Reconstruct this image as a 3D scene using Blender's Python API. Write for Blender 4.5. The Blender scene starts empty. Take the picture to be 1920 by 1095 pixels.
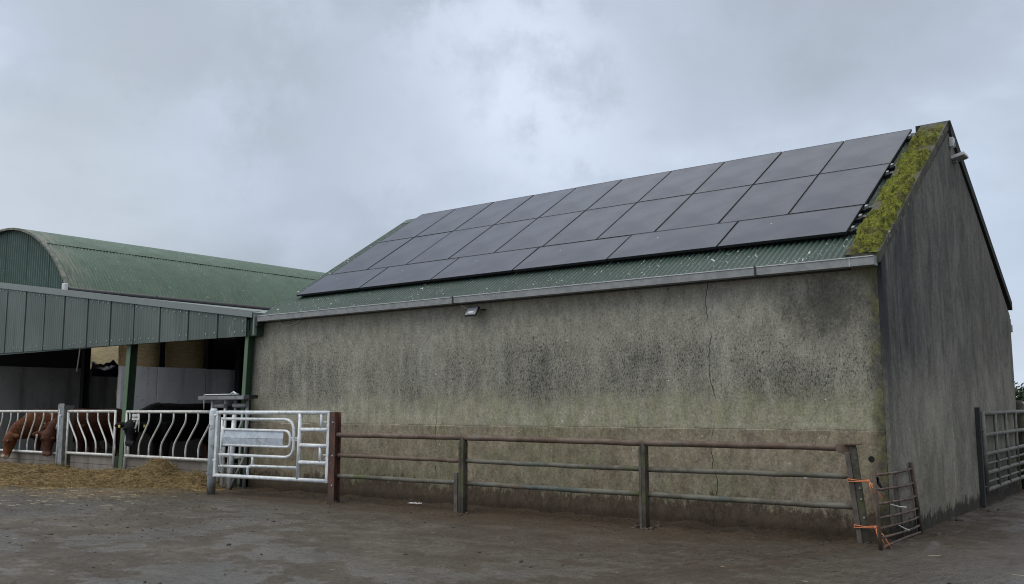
import bpy, bmesh, math, random
from mathutils import Vector, Matrix, noise as mnoise
R = math.radians
random.seed(7)
scene = bpy.context.scene
col = scene.collection

# ------------------------------------------------------------------ camera
cam_d = bpy.data.cameras.new("camera"); cam = bpy.data.objects.new("camera", cam_d); col.objects.link(cam)
cam_d.sensor_width = 36.0; cam_d.lens = 1738.74 / 1920 * 36.0; cam_d.clip_end = 3000; cam_d.clip_start = 0.05
CAM = Vector((3.1673, -11.1758, 1.5343))
def cam_axes(yaw, pitch, roll):
    f = Vector((math.sin(yaw)*math.cos(pitch), math.cos(yaw)*math.cos(pitch), math.sin(pitch)))
    r = Vector((math.cos(yaw), -math.sin(yaw), 0)); u = r.cross(f)
    c, s = math.cos(roll), math.sin(roll)
    return c*r+s*u, -s*r+c*u, f
_r, _u, _f = cam_axes(-0.6549, 0.123, -0.0033)
M = Matrix(((_r.x, _u.x, -_f.x, CAM.x), (_r.y, _u.y, -_f.y, CAM.y), (_r.z, _u.z, -_f.z, CAM.z), (0, 0, 0, 1)))
cam.matrix_world = M
scene.camera = cam

# ------------------------------------------------------------------ light
scene.view_settings.view_transform = 'Standard'; scene.view_settings.look = 'None'
scene.view_settings.exposure = 0.50; scene.view_settings.gamma = 1.0
SUN_EL, SUN_AZ = R(52), R(215)       # azimuth from +Y towards +X (sun behind the camera, to its left)
sun_d = bpy.data.lights.new("sun", 'SUN'); sun_d.energy = 0.8; sun_d.angle = R(40); sun_d.color = (1, .97, .92)
sun = bpy.data.objects.new("sun", sun_d); col.objects.link(sun)
sdir = Vector((math.sin(SUN_AZ)*math.cos(SUN_EL), math.cos(SUN_AZ)*math.cos(SUN_EL), math.sin(SUN_EL)))
sun.rotation_euler = sdir.to_track_quat('Z', 'Y').to_euler()
sun.location = (0, -20, 30)

world = bpy.data.worlds.new("World"); scene.world = world; world.use_nodes = True
try: scene.cycles.use_denoising = True; scene.cycles.filter_width = 1.05
except Exception: pass

# ------------------------------------------------------------------ node helper
class NT:
    def __init__(s, tree): s.t = tree; s.N = tree.nodes; s.L = tree.links
    def new(s, typ, **kw):
        n = s.N.new(typ)
        for k, v in kw.items(): setattr(n, k, v)
        return n
    def put(s, sock, v):
        if v is None: return
        if isinstance(v, bpy.types.NodeSocket): s.L.new(v, sock)
        else:
            if sock.type == 'RGBA' and len(v) == 3: v = (*v, 1)
            sock.default_value = v
    def m(s, op, a, b=None, c=None, clamp=False):
        n = s.new('ShaderNodeMath', operation=op, use_clamp=clamp)
        s.put(n.inputs[0], a); s.put(n.inputs[1], b)
        if c is not None: s.put(n.inputs[2], c)
        return n.outputs[0]
    def add(s, a, b): return s.m('ADD', a, b)
    def sub(s, a, b): return s.m('SUBTRACT', a, b)
    def mul(s, a, b): return s.m('MULTIPLY', a, b)
    def inv(s, a): return s.m('SUBTRACT', 1.0, a)
    def ss(s, v, lo, hi, to0=0.0, to1=1.0):
        n = s.new('ShaderNodeMapRange', interpolation_type='SMOOTHSTEP')
        s.put(n.inputs['Value'], v); s.put(n.inputs['From Min'], lo); s.put(n.inputs['From Max'], hi)
        s.put(n.inputs['To Min'], to0); s.put(n.inputs['To Max'], to1)
        return n.outputs[0]
    def vmul(s, v, xyz):
        n = s.new('ShaderNodeVectorMath', operation='MULTIPLY'); s.put(n.inputs[0], v); s.put(n.inputs[1], xyz); return n.outputs[0]
    def vadd(s, v, xyz):
        n = s.new('ShaderNodeVectorMath', operation='ADD'); s.put(n.inputs[0], v); s.put(n.inputs[1], xyz); return n.outputs[0]
    def dist(s, v, p):
        n = s.new('ShaderNodeVectorMath', operation='DISTANCE'); s.put(n.inputs[0], v); s.put(n.inputs[1], p); return n.outputs['Value']
    def sep(s, v):
        n = s.new('ShaderNodeSeparateXYZ'); s.put(n.inputs[0], v); return n.outputs[0], n.outputs[1], n.outputs[2]
    def comb(s, x, y, z):
        n = s.new('ShaderNodeCombineXYZ'); s.put(n.inputs[0], x); s.put(n.inputs[1], y); s.put(n.inputs[2], z); return n.outputs[0]
    def noise(s, v, scale, detail=3, rough=.55, dist=0.0):
        n = s.new('ShaderNodeTexNoise'); s.put(n.inputs['Vector'], v); s.put(n.inputs['Scale'], scale)
        s.put(n.inputs['Detail'], detail); s.put(n.inputs['Roughness'], rough); s.put(n.inputs['Distortion'], dist)
        return n.outputs[0]
    def voro(s, v, scale, rnd=1.0):
        n = s.new('ShaderNodeTexVoronoi'); s.put(n.inputs['Vector'], v); s.put(n.inputs['Scale'], scale); s.put(n.inputs['Randomness'], rnd)
        return n.outputs['Distance'], n.outputs['Color']
    def mix(s, fac, a, b, mode='MIX'):
        n = s.new('ShaderNodeMix', data_type='RGBA', blend_type=mode)
        s.put(n.inputs[0], fac); s.put(n.inputs[6], a); s.put(n.inputs[7], b); return n.outputs[2]
    def bump(s, h, strength=.5, dist=.01):
        n = s.new('ShaderNodeBump'); s.put(n.inputs['Height'], h); s.put(n.inputs['Strength'], strength); s.put(n.inputs['Distance'], dist)
        return n.outputs[0]
    def obj(s): return s.new('ShaderNodeNewGeometry').outputs['Position']      # world position, for things that stand still
    def loc(s): return s.new('ShaderNodeTexCoord').outputs['Object']

def mat(name, fn=None, color=(.5, .5, .5), rough=.7, metal=0.0, spec=.5):
    m = bpy.data.materials.new(name); m.use_nodes = True
    t = NT(m.node_tree); b = m.node_tree.nodes['Principled BSDF']
    b.inputs['Base Color'].default_value = (*color, 1); b.inputs['Roughness'].default_value = rough
    b.inputs['Metallic'].default_value = metal; b.inputs['Specular IOR Level'].default_value = spec
    if fn:
        out = fn(t) or {}
        for k, v in out.items(): t.put(b.inputs[k], v)
    return m

# ------------------------------------------------------------------ sky (overcast)
def build_world():
    t = NT(world.node_tree); bg = world.node_tree.nodes['Background']
    sky = t.new('ShaderNodeTexSky', sky_type='NISHITA'); sky.sun_disc = False
    sky.sun_elevation = SUN_EL; sky.sun_rotation = SUN_AZ; sky.air_density = 1.0; sky.dust_density = 3.0
    g = t.new('ShaderNodeTexCoord').outputs['Generated']
    x, y, z = t.sep(g)
    zz = t.add(t.m('MAXIMUM', z, 0.0), 0.22)
    p = t.comb(t.m('DIVIDE', x, zz), t.m('DIVIDE', y, zz), 0.0)
    p = t.vadd(p, (3.3, 1.7, 0.4))
    a = t.noise(p, 0.8, 5, .48, .3); b = t.noise(t.vadd(p, (7, 3, 2)), 1.9, 5, .5, .25); c = t.noise(t.vadd(g, (2, 5, 1)), 2.2, 3, .5)
    v = t.add(t.add(t.mul(a, .50), t.mul(b, .24)), t.mul(c, .26))
    lum = t.ss(v, .40, .61)
    base = t.mix(lum, (.340, .382, .445), (.500, .575, .690))
    hi = t.ss(t.add(t.mul(b, .6), t.mul(a, .4)), .53, .68)
    base = t.mix(t.mul(hi, .65), base, (.66, .74, .86))
    # thin and thick places in the cloud deck, by direction
    wob = t.sub(t.noise(t.vadd(g, (1, 2, 3)), 5.0, 7, .62), .5)
    for d, r0, amt, cc in (((-.592, .740, .320), .16, .75, (.76, .85, .99)), ((-.727, .562, .395), .26, .35, (.62, .70, .82)), ((-.433, .828, .380), .20, .40, (.60, .69, .83)),
                           ((-.174, .974, .142), .24, .55, (.52, .62, .76)), ((-.900, .40, .20), .30, .45, (.58, .63, .68)), ((-.700, .670, .230), .26, .60, (.35, .40, .48)),
                           ((-.82, .50, .42), .22, .60, (.35, .39, .45)), ((-.30, .85, .42), .26, .60, (.35, .39, .46))):
        k = t.ss(t.add(t.dist(g, d), t.mul(wob, .75)), r0, 0.0)
        base = t.mix(t.mul(k, amt), base, cc)
    # paler, thinner cloud towards the horizon; overcast sky is brightest overhead
    hor = t.ss(z, .13, .0)
    base = t.mix(t.mul(hor, .35), base, (.60, .66, .74))
    zen = t.ss(z, .45, .80)
    gain = t.add(.87, t.mul(zen, .83))
    base = t.mix(t.mul(zen, .8), base, (.585, .595, .605))
    cl = t.new('ShaderNodeVectorMath', operation='SCALE'); t.put(cl.inputs[0], base); t.put(cl.inputs[3], gain)
    sk = t.new('ShaderNodeVectorMath', operation='SCALE'); t.put(sk.inputs[0], sky.outputs[0]); sk.inputs[3].default_value = .10
    mx = t.mix(.93, sk.outputs[0], cl.outputs[0])
    t.put(bg.inputs['Color'], mx); bg.inputs['Strength'].default_value = 1.0
build_world()

# ------------------------------------------------------------------ mesh helpers
class MB:
    def __init__(s): s.bm = bmesh.new(); s.mi = 0
    def face(s, pts):
        f = s.bm.faces.new([s.bm.verts.new(p) for p in pts]); f.material_index = s.mi; return f
    def hexa(s, c):        # 8 corners: bottom 4 ccw, top 4 ccw
        v = [s.bm.verts.new(p) for p in c]
        for q in ((3, 2, 1, 0), (4, 5, 6, 7), (0, 1, 5, 4), (1, 2, 6, 5), (2, 3, 7, 6), (3, 0, 4, 7)):
            s.bm.faces.new([v[i] for i in q]).material_index = s.mi
    def box(s, x0, x1, y0, y1, z0, z1):
        s.hexa([(x0, y0, z0), (x1, y0, z0), (x1, y1, z0), (x0, y1, z0), (x0, y0, z1), (x1, y0, z1), (x1, y1, z1), (x0, y1, z1)]); return s
    def obox(s, c, ax, ay, az, hx, hy, hz):   # oriented box, half sizes
        c = Vector(c); ax, ay, az = Vector(ax).normalized()*hx, Vector(ay).normalized()*hy, Vector(az).normalized()*hz
        s.hexa([c-ax-ay-az, c+ax-ay-az, c+ax+ay-az, c-ax+ay-az, c-ax-ay+az, c+ax-ay+az, c+ax+ay+az, c-ax+ay+az]); return s
    def tube(s, pts, r, seg=10, cap=True, radii=None):
        pts = [Vector(p) for p in pts]; n = len(pts); rings = []
        ref = None
        for i, p in enumerate(pts):
            d = (pts[min(i+1, n-1)] - pts[max(i-1, 0)]).normalized()
            if ref is None: ref = d.orthogonal().normalized()
            u = (ref - d*ref.dot(d)).normalized(); ref = u; w = d.cross(u)
            rr = radii[i] if radii else r
            if 0 < i < n-1:
                d1 = (pts[i]-pts[i-1]).normalized(); d2 = (pts[i+1]-pts[i]).normalized()
            rings.append([s.bm.verts.new(p + rr*(math.cos(2*math.pi*k/seg)*u + math.sin(2*math.pi*k/seg)*w)) for k in range(seg)])
        for a, b in zip(rings, rings[1:]):
            for k in range(seg):
                f = s.bm.faces.new((a[k], a[(k+1) % seg], b[(k+1) % seg], b[k])); f.smooth = True; f.material_index = s.mi
        if cap:
            s.bm.faces.new(rings[0][::-1]).material_index = s.mi; s.bm.faces.new(rings[-1]).material_index = s.mi
        return s
    def prism(s, poly, d):    # poly: list of 3d points, extruded by vector d
        d = Vector(d); a = [s.bm.verts.new(p) for p in poly]; b = [s.bm.verts.new(Vector(p)+d) for p in poly]; n = len(a)
        s.bm.faces.new(a[::-1]).material_index = s.mi; s.bm.faces.new(b).material_index = s.mi
        for i in range(n):
            s.bm.faces.new((a[i], a[(i+1) % n], b[(i+1) % n], b[i])).material_index = s.mi
        return s
    def grid(s, nu, nv, fn, smooth=True):
        v = [[s.bm.verts.new(fn(i, j)) for j in range(nv)] for i in range(nu)]
        for i in range(nu-1):
            for j in range(nv-1):
                f = s.bm.faces.new((v[i][j], v[i+1][j], v[i+1][j+1], v[i][j+1])); f.smooth = smooth; f.material_index = s.mi
        return v
    def build(s, name, m, parent=None, bevel=0):
        bmesh.ops.recalc_face_normals(s.bm, faces=s.bm.faces)
        if parent is not None:
            o = Vector(parent['base'])
            for v in s.bm.verts: v.co -= o
        me = bpy.data.meshes.new(name); s.bm.to_mesh(me); s.bm.free()
        ob = bpy.data.objects.new(name, me); col.objects.link(ob)
        for x in (m if isinstance(m, (list, tuple)) else [m]): me.materials.append(x)
        if parent is not None:
            ob.parent = parent; ob['base'] = tuple(parent['base'])
        else: ob['base'] = (0, 0, 0)
        if bevel:
            b = ob.modifiers.new('bevel', 'BEVEL'); b.width = bevel; b.segments = 2; b.limit_method = 'ANGLE'
        return ob
def thing(name, label, cat, base=(0, 0, 0), group=None):
    o = bpy.data.objects.new(name, None); col.objects.link(o); o.location = base; o.empty_display_size = .3
    o['base'] = tuple(base); o['label'] = label; o['category'] = cat
    if group: o['group'] = group
    return o
def tag(o, label=None, cat=None, group=None, kind=None):
    if label: o['label'] = label
    if cat: o['category'] = cat
    if group: o['group'] = group
    if kind: o['kind'] = kind
    return o
def rounded(pts, r, n=5):
    pts = [Vector(p) for p in pts]; out = [pts[0]]
    for i in range(1, len(pts)-1):
        p = pts[i]; a = (pts[i-1]-p); b = (pts[i+1]-p); rr = min(r, a.length*.48, b.length*.48)
        p0 = p + a.normalized()*rr; p2 = p + b.normalized()*rr
        for k in range(n+1):
            u = k/n; out.append((1-u)**2*p0 + 2*u*(1-u)*p + u*u*p2)
    out.append(pts[-1]); return out
def fbm(x, y, z=0, o=4): return mnoise.fractal(Vector((x, y, z)), 1.0, 2.0, o)

# ------------------------------------------------------------------ materials
def f_wall(t):
    P = t.obj(); x, y, z = t.sep(P)
    lo = t.noise(P, .55, 4, .6); mid = t.noise(P, 2.6, 5, .62); fine = t.noise(P, 26, 4, .65)
    strv = t.vmul(P, (1, 1, .16))
    strk = t.noise(strv, 2.4, 5, .6); strf = t.noise(t.vmul(P, (1, 1, .3)), 16, 4, .65)
    c = t.mix(t.ss(lo, .35, .65), (.335, .315, .245), (.425, .402, .318))
    c = t.mix(t.mul(t.ss(mid, .45, .7), .35), c, (.37, .355, .30))
    c = t.mix(t.mul(t.ss(fine, .35, .7), .30), c, (.17, .165, .145))
    # black algae: soft grey cast and specks drawn out downwards, densest across the middle of the wall
    band = t.mul(t.ss(t.add(z, t.mul(t.sub(lo, .5), .9)), 1.30, 1.75), t.sub(1.0, t.mul(t.ss(t.add(z, t.mul(t.sub(strk, .5), 1.2)), 2.2, 3.2), .66)))
    dens = t.mul(band, t.add(t.add(.30, t.mul(t.ss(strk, .28, .72), .34)), t.mul(t.ss(lo, .34, .64), .48)))
    wb = t.sub(t.noise(t.vmul(P, (1, 1, .55)), 1.5, 7, .72), .5)
    patch = 0.0
    for px, pz, rx, rz, am in ((-10.5, 2.05, 1.25, .70, .75), (-7.5, 2.0, 1.35, .62, .95), (-5.2, 2.02, 1.65, .62, .85), (-2.9, 2.02, 1.25, .58, .80), (-1.5, 1.74, 1.45, .46, .95), (-.35, 2.0, .6, 1.0, .6)):
        ax_ = t.m('DIVIDE', t.sub(x, px), rx); az_ = t.m('DIVIDE', t.sub(z, pz), rz)
        dd = t.m('SQRT', t.add(t.mul(ax_, ax_), t.mul(az_, az_)))
        patch = t.m('MAXIMUM', patch, t.mul(t.ss(t.add(dd, t.mul(wb, 1.9)), 1.35, .25), am))
    dens = t.add(t.mul(dens, t.add(.62, t.mul(wb, .9))), t.mul(patch, t.add(.18, t.mul(t.ss(strk, .30, .66), .22))))
    dens = t.m('MAXIMUM', dens, t.mul(t.ss(mid, .45, .7), .16))
    c = t.mix(t.mul(dens, .66), c, (.078, .076, .069))
    upper = t.ss(z, 1.40, 1.75)
    for sc_, zs, k0, k1, op in ((26, .50, .712, .145, .70), (50, .42, .675, .160, .70), (90, .38, .65, .16, .60)):
        nz = t.noise(t.vmul(P, (1, 1, zs)), sc_, 2, .55)
        k = t.ss(t.sub(nz, t.sub(k0, t.mul(dens, k1))), -.01, .075)
        c = t.mix(t.mul(t.mul(k, upper), op), c, (.034, .034, .030))
    pale = t.ss(t.noise(t.vmul(P, (1, 1, .6)), 42, 3, .6), .58, .68)
    c = t.mix(t.mul(pale, .30), c, (.40, .385, .33))
    speck = fine
    # runs of pale washed render
    wash = t.mul(t.ss(t.noise(t.vmul(P, (1, 1, .10)), 1.3, 3, .5), .56, .68), t.ss(z, 1.6, 2.2))
    c = t.mix(t.mul(wash, .35), c, (.34, .33, .285))
    # green algae belt
    gb = t.mul(t.ss(t.add(z, t.mul(t.sub(mid, .5), .5)), 1.0, 1.25), t.ss(t.add(z, t.mul(t.sub(lo, .5), .9)), 1.95, 1.45))
    c = t.mix(t.mul(t.mul(gb, t.ss(t.add(t.mul(mid, .6), t.mul(fine, .4)), .32, .58)), t.add(.30, t.mul(t.ss(x, -9.5, -5.0), .38))), c, (.225, .218, .122))
    # lower dado: brown, blotched
    gr0 = t.noise(P, 4, 5, .7)
    dz = t.ss(t.add(z, t.mul(t.sub(gr0, .5), .10)), 1.30, 1.20)
    low = t.mix(t.ss(mid, .38, .66), (.165, .128, .085), (.265, .215, .150))
    low = t.mix(t.mul(t.ss(lo, .46, .62), .6), low, (.175, .168, .100))
    low = t.mix(t.mul(t.ss(t.noise(P, 9, 5, .7), .56, .70), .5), low, (.31, .28, .205))
    low = t.mix(t.mul(t.ss(fine, .45, .75), .35), low, (.10, .085, .06))
    c = t.mix(t.mul(dz, t.ss(t.add(t.mul(lo, .5), t.mul(gr0, .5)), .30, .58, .45, .95)), c, low)
    c = t.mix(t.mul(t.mul(t.ss(t.noise(P, 1.3, 5, .65), .50, .60), t.ss(z, 1.05, .75)), .55), c, (.15, .155, .085))
    # cream flakes about the joint of the dado
    fl = t.mul(t.ss(t.noise(P, 17, 3, .6), .645, .69), t.mul(t.ss(z, .95, 1.2), t.ss(z, 1.75, 1.35)))
    c = t.mix(t.mul(fl, t.ss(t.noise(P, 1.1, 2), .46, .58)), c, (.46, .42, .30))
    wf = t.ss(t.noise(P, 11, 2, .5), .735, .76)
    c = t.mix(t.mul(wf, .8), c, (.55, .53, .48))
    jl = t.mul(t.ss(t.m('ABSOLUTE', t.sub(z, t.add(1.245, t.mul(t.sub(mid, .5), .012)))), .012, .003), t.ss(t.noise(P, 1.7, 3), .42, .55))
    c = t.mix(t.mul(jl, .7), c, (.06, .055, .042))
    # mud splash
    md = t.add(t.add(t.mul(t.noise(t.vmul(P, (1, 1, .5)), 9, 8, .82), .7), t.mul(t.noise(P, 1.2, 3), .3)), t.mul(t.sub(z, .34), -.80))
    c = t.mix(t.mul(t.ss(md, .47, .56), .90), c, (.070, .050, .034))
    c = t.mix(t.ss(z, .17, .05), c, (.055, .038, .025))
    # weathered dark corner and moss
    ex = t.m('DIVIDE', t.sub(x, -.62), .55); ez = t.m('DIVIDE', t.sub(z, 2.72), .38)
    e = t.m('SQRT', t.add(t.mul(ex, ex), t.mul(ez, ez)))
    sm = t.add(t.mul(t.noise(t.vmul(P, (1, 1, .5)), 4, 6, .75), 1.3), t.mul(fine, .7))
    c = t.mix(t.mul(t.ss(t.add(e, t.mul(t.sub(sm, 1.0), 2.4)), 1.5, .2), .78), c, (.055, .052, .044))
    edge = t.ss(t.add(x, t.mul(t.sub(mid, .5), .35)), -.22, -.02)
    c = t.mix(t.mul(edge, .8), c, t.mix(t.ss(t.noise(P, 5, 3), .45, .6), (.03, .03, .025), (.085, .085, .03)))
    c = t.mix(t.mul(t.mul(t.ss(x, -.9, -.1), t.ss(z, 2.9, 3.15)), .5), c, (.12, .12, .045))
    gr = t.noise(t.vmul(P, (1, 1, .8)), 34, 8, .82); gr2 = t.noise(t.vmul(P, (1, 1, .5)), 7, 7, .75)
    k = t.add(t.mul(t.ss(gr, .34, .66), .60), t.mul(t.ss(gr2, .32, .68), .50))
    g_ = t.new('ShaderNodeVectorMath', operation='SCALE'); t.put(g_.inputs[0], c); t.put(g_.inputs[3], t.add(.50, t.mul(k, .95))); c = g_.outputs[0]
    # cracks
    h = 0.0
    for x0, amp, z0, z1, seed in ((-2.17, .30, -.1, 4, 3.0), (-6.95, .22, -.1, 1.75, 9.0)):
        n1 = t.noise(t.comb(seed, 0.0, t.mul(z, 1.0)), 1.1, 4, .65); w = t.m('ABSOLUTE', t.sub(x, t.add(x0, t.mul(t.sub(n1, .5), amp*1.3))))
        k = t.mul(t.ss(w, .010, .002), t.ss(z, z1, z1-.3)); k = t.mul(k, t.ss(t.noise(P, 4.1, 3), .36, .52))
        c = t.mix(t.mul(k, .9), c, (.022, .02, .017))
    hgt = t.add(t.add(t.mul(fine, .5), t.mul(mid, .8)), t.mul(speck, .4))
    return {'Base Color': c, 'Roughness': t.ss(mid, .2, .8, .75, .95), 'Normal': t.bump(hgt, .55, .012), 'Specular IOR Level': .25}
M_wall = mat('rendered_wall', f_wall)

def f_gable(t):
    P = t.obj(); x, y, z = t.sep(P)
    lo = t.noise(P, .6, 4, .6); mid = t.noise(P, 2.4, 5, .62); fine = t.noise(P, 24, 4, .65)
    st = t.noise(t.vmul(P, (1, 1, .14)), 3.4, 7, .72, .5); st2 = t.noise(t.vmul(P, (1, 1, .12)), 9, 5, .7, .4)
    c = t.mix(t.ss(lo, .35, .65), (.185, .172, .142), (.265, .245, .200))
    c = t.mix(t.mul(t.ss(fine, .35, .7), .3), c, (.10, .098, .09))
    up = t.ss(t.add(z, t.mul(t.sub(mid, .5), 1.2)), 1.3, 2.7)
    c = t.mix(t.mul(up, .68), c, (.095, .091, .082))
    c = t.mix(t.mul(t.mul(up, t.mul(t.ss(st, .43, .62), t.ss(mid, .30, .55))), .58), c, (.044, .045, .045))
    c = t.mix(t.mul(t.mul(up, t.ss(st2, .60, .72)), .35), c, (.22, .22, .21))
    c = t.mix(t.mul(t.mul(t.ss(y, 3.2, 0.2), up), t.mul(t.ss(st, .40, .60), .62)), c, (.036, .038, .042))
    c = t.mix(t.mul(t.mul(t.ss(y, 3.5, 5), up), t.mul(t.ss(mid, .3, .6), .4)), c, (.125, .115, .085))
    # lower part, greener and paler
    lw = t.mul(t.ss(z, 2.0, 1.1), t.ss(lo, .3, .6))
    c = t.mix(t.mul(lw, .5), c, (.175, .170, .120))
    c = t.mix(t.mul(t.mul(t.ss(z, 1.1, .3), t.ss(mid, .4, .6)), .5), c, (.15, .115, .085))
    pr = t.mul(t.ss(t.m('ABSOLUTE', t.sub(y, t.add(3.02, t.mul(t.sub(mid, .5), .25)))), .05, .015), t.mul(t.ss(z, .35, .6), t.ss(z, 1.6, 1.2)))
    c = t.mix(t.mul(t.mul(pr, t.ss(fine, .4, .6)), .6), c, (.38, .37, .32))
    md = t.add(t.noise(t.vmul(P, (1, 1, .6)), 8, 5, .75), t.mul(t.sub(z, .20), -1.6))
    c = t.mix(t.mul(t.ss(md, .48, .60), .92), c, (.030, .026, .020))
    c = t.mix(t.mul(t.ss(t.voro(t.vmul(P, (1, 1, .7)), 4.5)[0], .10, .05), t.ss(z, .75, .4)), c, (.035, .028, .02))
    bl = t.noise(t.vmul(P, (1, 1, .6)), 1.7, 9, .8, .6); gr = t.noise(P, 30, 8, .82)
    k = t.add(t.mul(t.ss(gr, .34, .66), .55), t.mul(t.ss(bl, .34, .66), .65))
    g_ = t.new('ShaderNodeVectorMath', operation='SCALE'); t.put(g_.inputs[0], c); t.put(g_.inputs[3], t.add(.40, t.mul(k, .98))); c = g_.outputs[0]
    ed = t.ss(t.add(y, t.mul(t.sub(mid, .5), .2)), .26, .10)
    c = t.mix(t.mul(ed, t.add(.35, t.mul(up, .5))), c, (.022, .025, .030))
    c = t.mix(t.mul(t.ss(y, 7.8, 8.05), .6), c, (.13, .13, .08))
    hgt = t.add(t.mul(fine, .5), mid)
    return {'Base Color': c, 'Roughness': .88, 'Normal': t.bump(hgt, .5, .012), 'Specular IOR Level': .25}
M_gable = mat('gable_render', f_gable)

def f_greenroof(base, specks, streak):
    def f(t):
        P = t.obj(); lo = t.noise(P, .5, 4, .6); mid = t.noise(P, 3, 4, .6)
        c = t.mix(t.ss(lo, .35, .65), base, tuple(v*1.22 for v in base))
        c = t.mix(t.mul(t.ss(mid, .5, .75), .25), c, tuple(v*.7 for v in base))
        n = t.noise(P, 13, 2, .5); n2 = t.noise(P, 34, 2, .5); cl = t.ss(t.noise(P, 1.3, 3), .35, .6)
        s_ = t.m('MAXIMUM', t.ss(n, .675, .70), t.mul(t.ss(n2, .67, .70), .8))
        c = t.mix(t.mul(t.mul(s_, cl), specks), c, (.50, .53, .48))
        if streak:
            x, y, z = t.sep(P)
            sn = t.noise(t.vmul(P, (.12, 1, .12)), 16, 4, .65)
            lowz = t.ss(z, 5.45, 4.55)
            c = t.mix(t.mul(t.mul(t.ss(sn, .48, .62), lowz), .42), c, (.135, .145, .080))
            c = t.mix(t.mul(t.ss(y, 1.5, .4), t.mul(t.ss(sn, .42, .6), .5)), c, (.23, .20, .15))
        return {'Base Color': c, 'Roughness': t.ss(mid, .2, .8, .42, .62), 'Specular IOR Level': .45}
    return f
M_roof = mat('green_barn_sheet', f_greenroof((.040, .066, .052), 1.0, False))
M_barrel = mat('green_barrel_sheet', f_greenroof((.046, .088, .058), .30, True))
M_barrel_g = mat('green_gable_sheet', f_greenroof((.042, .078, .060), .4, False))
def f_fascia(t):
    P = t.obj(); x, y, z = t.sep(P)
    lo = t.noise(P, .6, 3, .5); st = t.noise(t.vmul(P, (1, 1, .10)), 3.2, 5, .65); st2 = t.noise(t.vmul(P, (1, 1, .06)), 16, 3, .6)
    c = t.mix(t.ss(lo, .35, .65), (.076, .102, .085), (.104, .130, .112))
    c = t.mix(t.mul(t.ss(st, .50, .68), .55), c, (.060, .076, .067))
    c = t.mix(t.mul(t.ss(st2, .55, .7), .25), c, (.19, .205, .185))
    c = t.mix(t.mul(t.ss(t.m('ABSOLUTE', t.sub(x, -17.3)), .55, .1), t.mul(t.ss(st2, .35, .55), .5)), c, (.045, .06, .053))
    rs = t.mul(t.ss(t.noise(t.vmul(P, (1, 1, .2)), 5, 3, .6), .63, .70), t.ss(x, -15, -12.5))
    c = t.mix(t.mul(rs, .7), c, (.30, .31, .28))
    return {'Base Color': c, 'Roughness': .5, 'Specular IOR Level': .4}
M_trim = mat('stained_green_trim', lambda t: {'Base Color': t.mix(t.ss(t.noise(t.obj(), 6, 4, .7), .4, .62), (.075, .10, .078), (.20, .18, .14)), 'Roughness': .6})
M_fascia = mat('grey_green_sheet', f_fascia)
def f_flash(t):
    P = t.obj(); n = t.noise(t.vmul(P, (1, 1, 1)), 2.5, 4, .6)
    return {'Base Color': t.mix(n, (.150, .172, .160), (.205, .225, .212)), 'Roughness': .45}
M_flash = mat('grey_flashing', f_flash)
def f_galv(a, b, dirt=(.10, .085, .06), rust=0.0, rough=.45, metal=.25, zdirt=None):
    def f(t):
        P = t.obj(); n = t.noise(P, 9, 4, .6); n2 = t.noise(P, 60, 3, .6); n3 = t.noise(P, 5, 4, .65)
        c = t.mix(t.ss(n, .35, .65), a, b)
        c = t.mix(t.mul(t.ss(n2, .5, .75), .25), c, tuple(v*.6 for v in a))
        c = t.mix(t.mul(t.ss(n3, .56, .70), .45), c, dirt)
        if rust: c = t.mix(t.mul(t.ss(t.noise(t.vadd(P, (3, 1, 2)), 6, 5, .7), .60, .68), rust), c, (.12, .05, .022))
        if zdirt:
            z = t.sep(P)[2]; c = t.mix(t.mul(t.ss(t.add(z, t.mul(t.sub(n, .5), .3)), zdirt, zdirt*.25), .85), c, (.10, .08, .06))
        return {'Base Color': c, 'Roughness': t.ss(n, .3, .7, rough, rough+.2), 'Metallic': metal, 'Normal': t.bump(n2, .12, .004)}
    return f
M_gate = mat('galvanised_gate', f_galv((.60, .63, .64), (.76, .79, .79), rust=.2, rough=.4, metal=.1))
M_gatepanel = mat('galvanised_panel', f_galv((.46, .51, .56), (.58, .63, .67), rough=.35))
M_roundpost = mat('galvanised_post', f_galv((.42, .46, .47), (.56, .60, .61), rust=.4, zdirt=.22, metal=.15))
M_feed = mat('dirty_white_tube', f_galv((.56, .55, .51), (.70, .70, .66), rust=.12, dirt=(.30, .26, .20), metal=.1))
M_greysteel = mat('weathered_grey_steel', f_galv((.20, .21, .21), (.30, .31, .31), rust=.2, metal=.1))
M_gutter = mat('grey_gutter_metal', f_galv((.20, .21, .21), (.27, .28, .275), rough=.5, metal=.1, dirt=(.13, .13, .12)))
M_gutlip = mat('bright_gutter_edge', f_galv((.40, .42, .42), (.52, .54, .53), rough=.45, metal=.1))
M_black = mat('black_plastic', color=(.018, .018, .020), rough=.45)
M_dark = mat('dark_cavity', color=(.008, .008, .008), rough=.9)
def f_rustpipe(t):
    P = t.obj(); n = t.noise(P, 3.2, 5, .65); n2 = t.noise(P, 24, 4, .65); n3 = t.noise(P, 1.3, 3)
    c = t.mix(t.ss(n, .38, .62), (.090, .058, .040), (.150, .112, .085))
    c = t.mix(t.mul(t.ss(n3, .54, .64), .4), c, (.085, .100, .090))
    c = t.mix(t.mul(t.ss(n2, .58, .72), .6), c, (.24, .22, .19))
    c = t.mix(t.mul(t.ss(t.noise(P, 8, 4, .7), .62, .70), .6), c, (.19, .075, .040))
    return {'Base Color': c, 'Roughness': .65, 'Normal': t.bump(n2, .3, .004), 'Specular IOR Level': .35}
M_pipe = mat('rusty_pipe', f_rustpipe)
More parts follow.
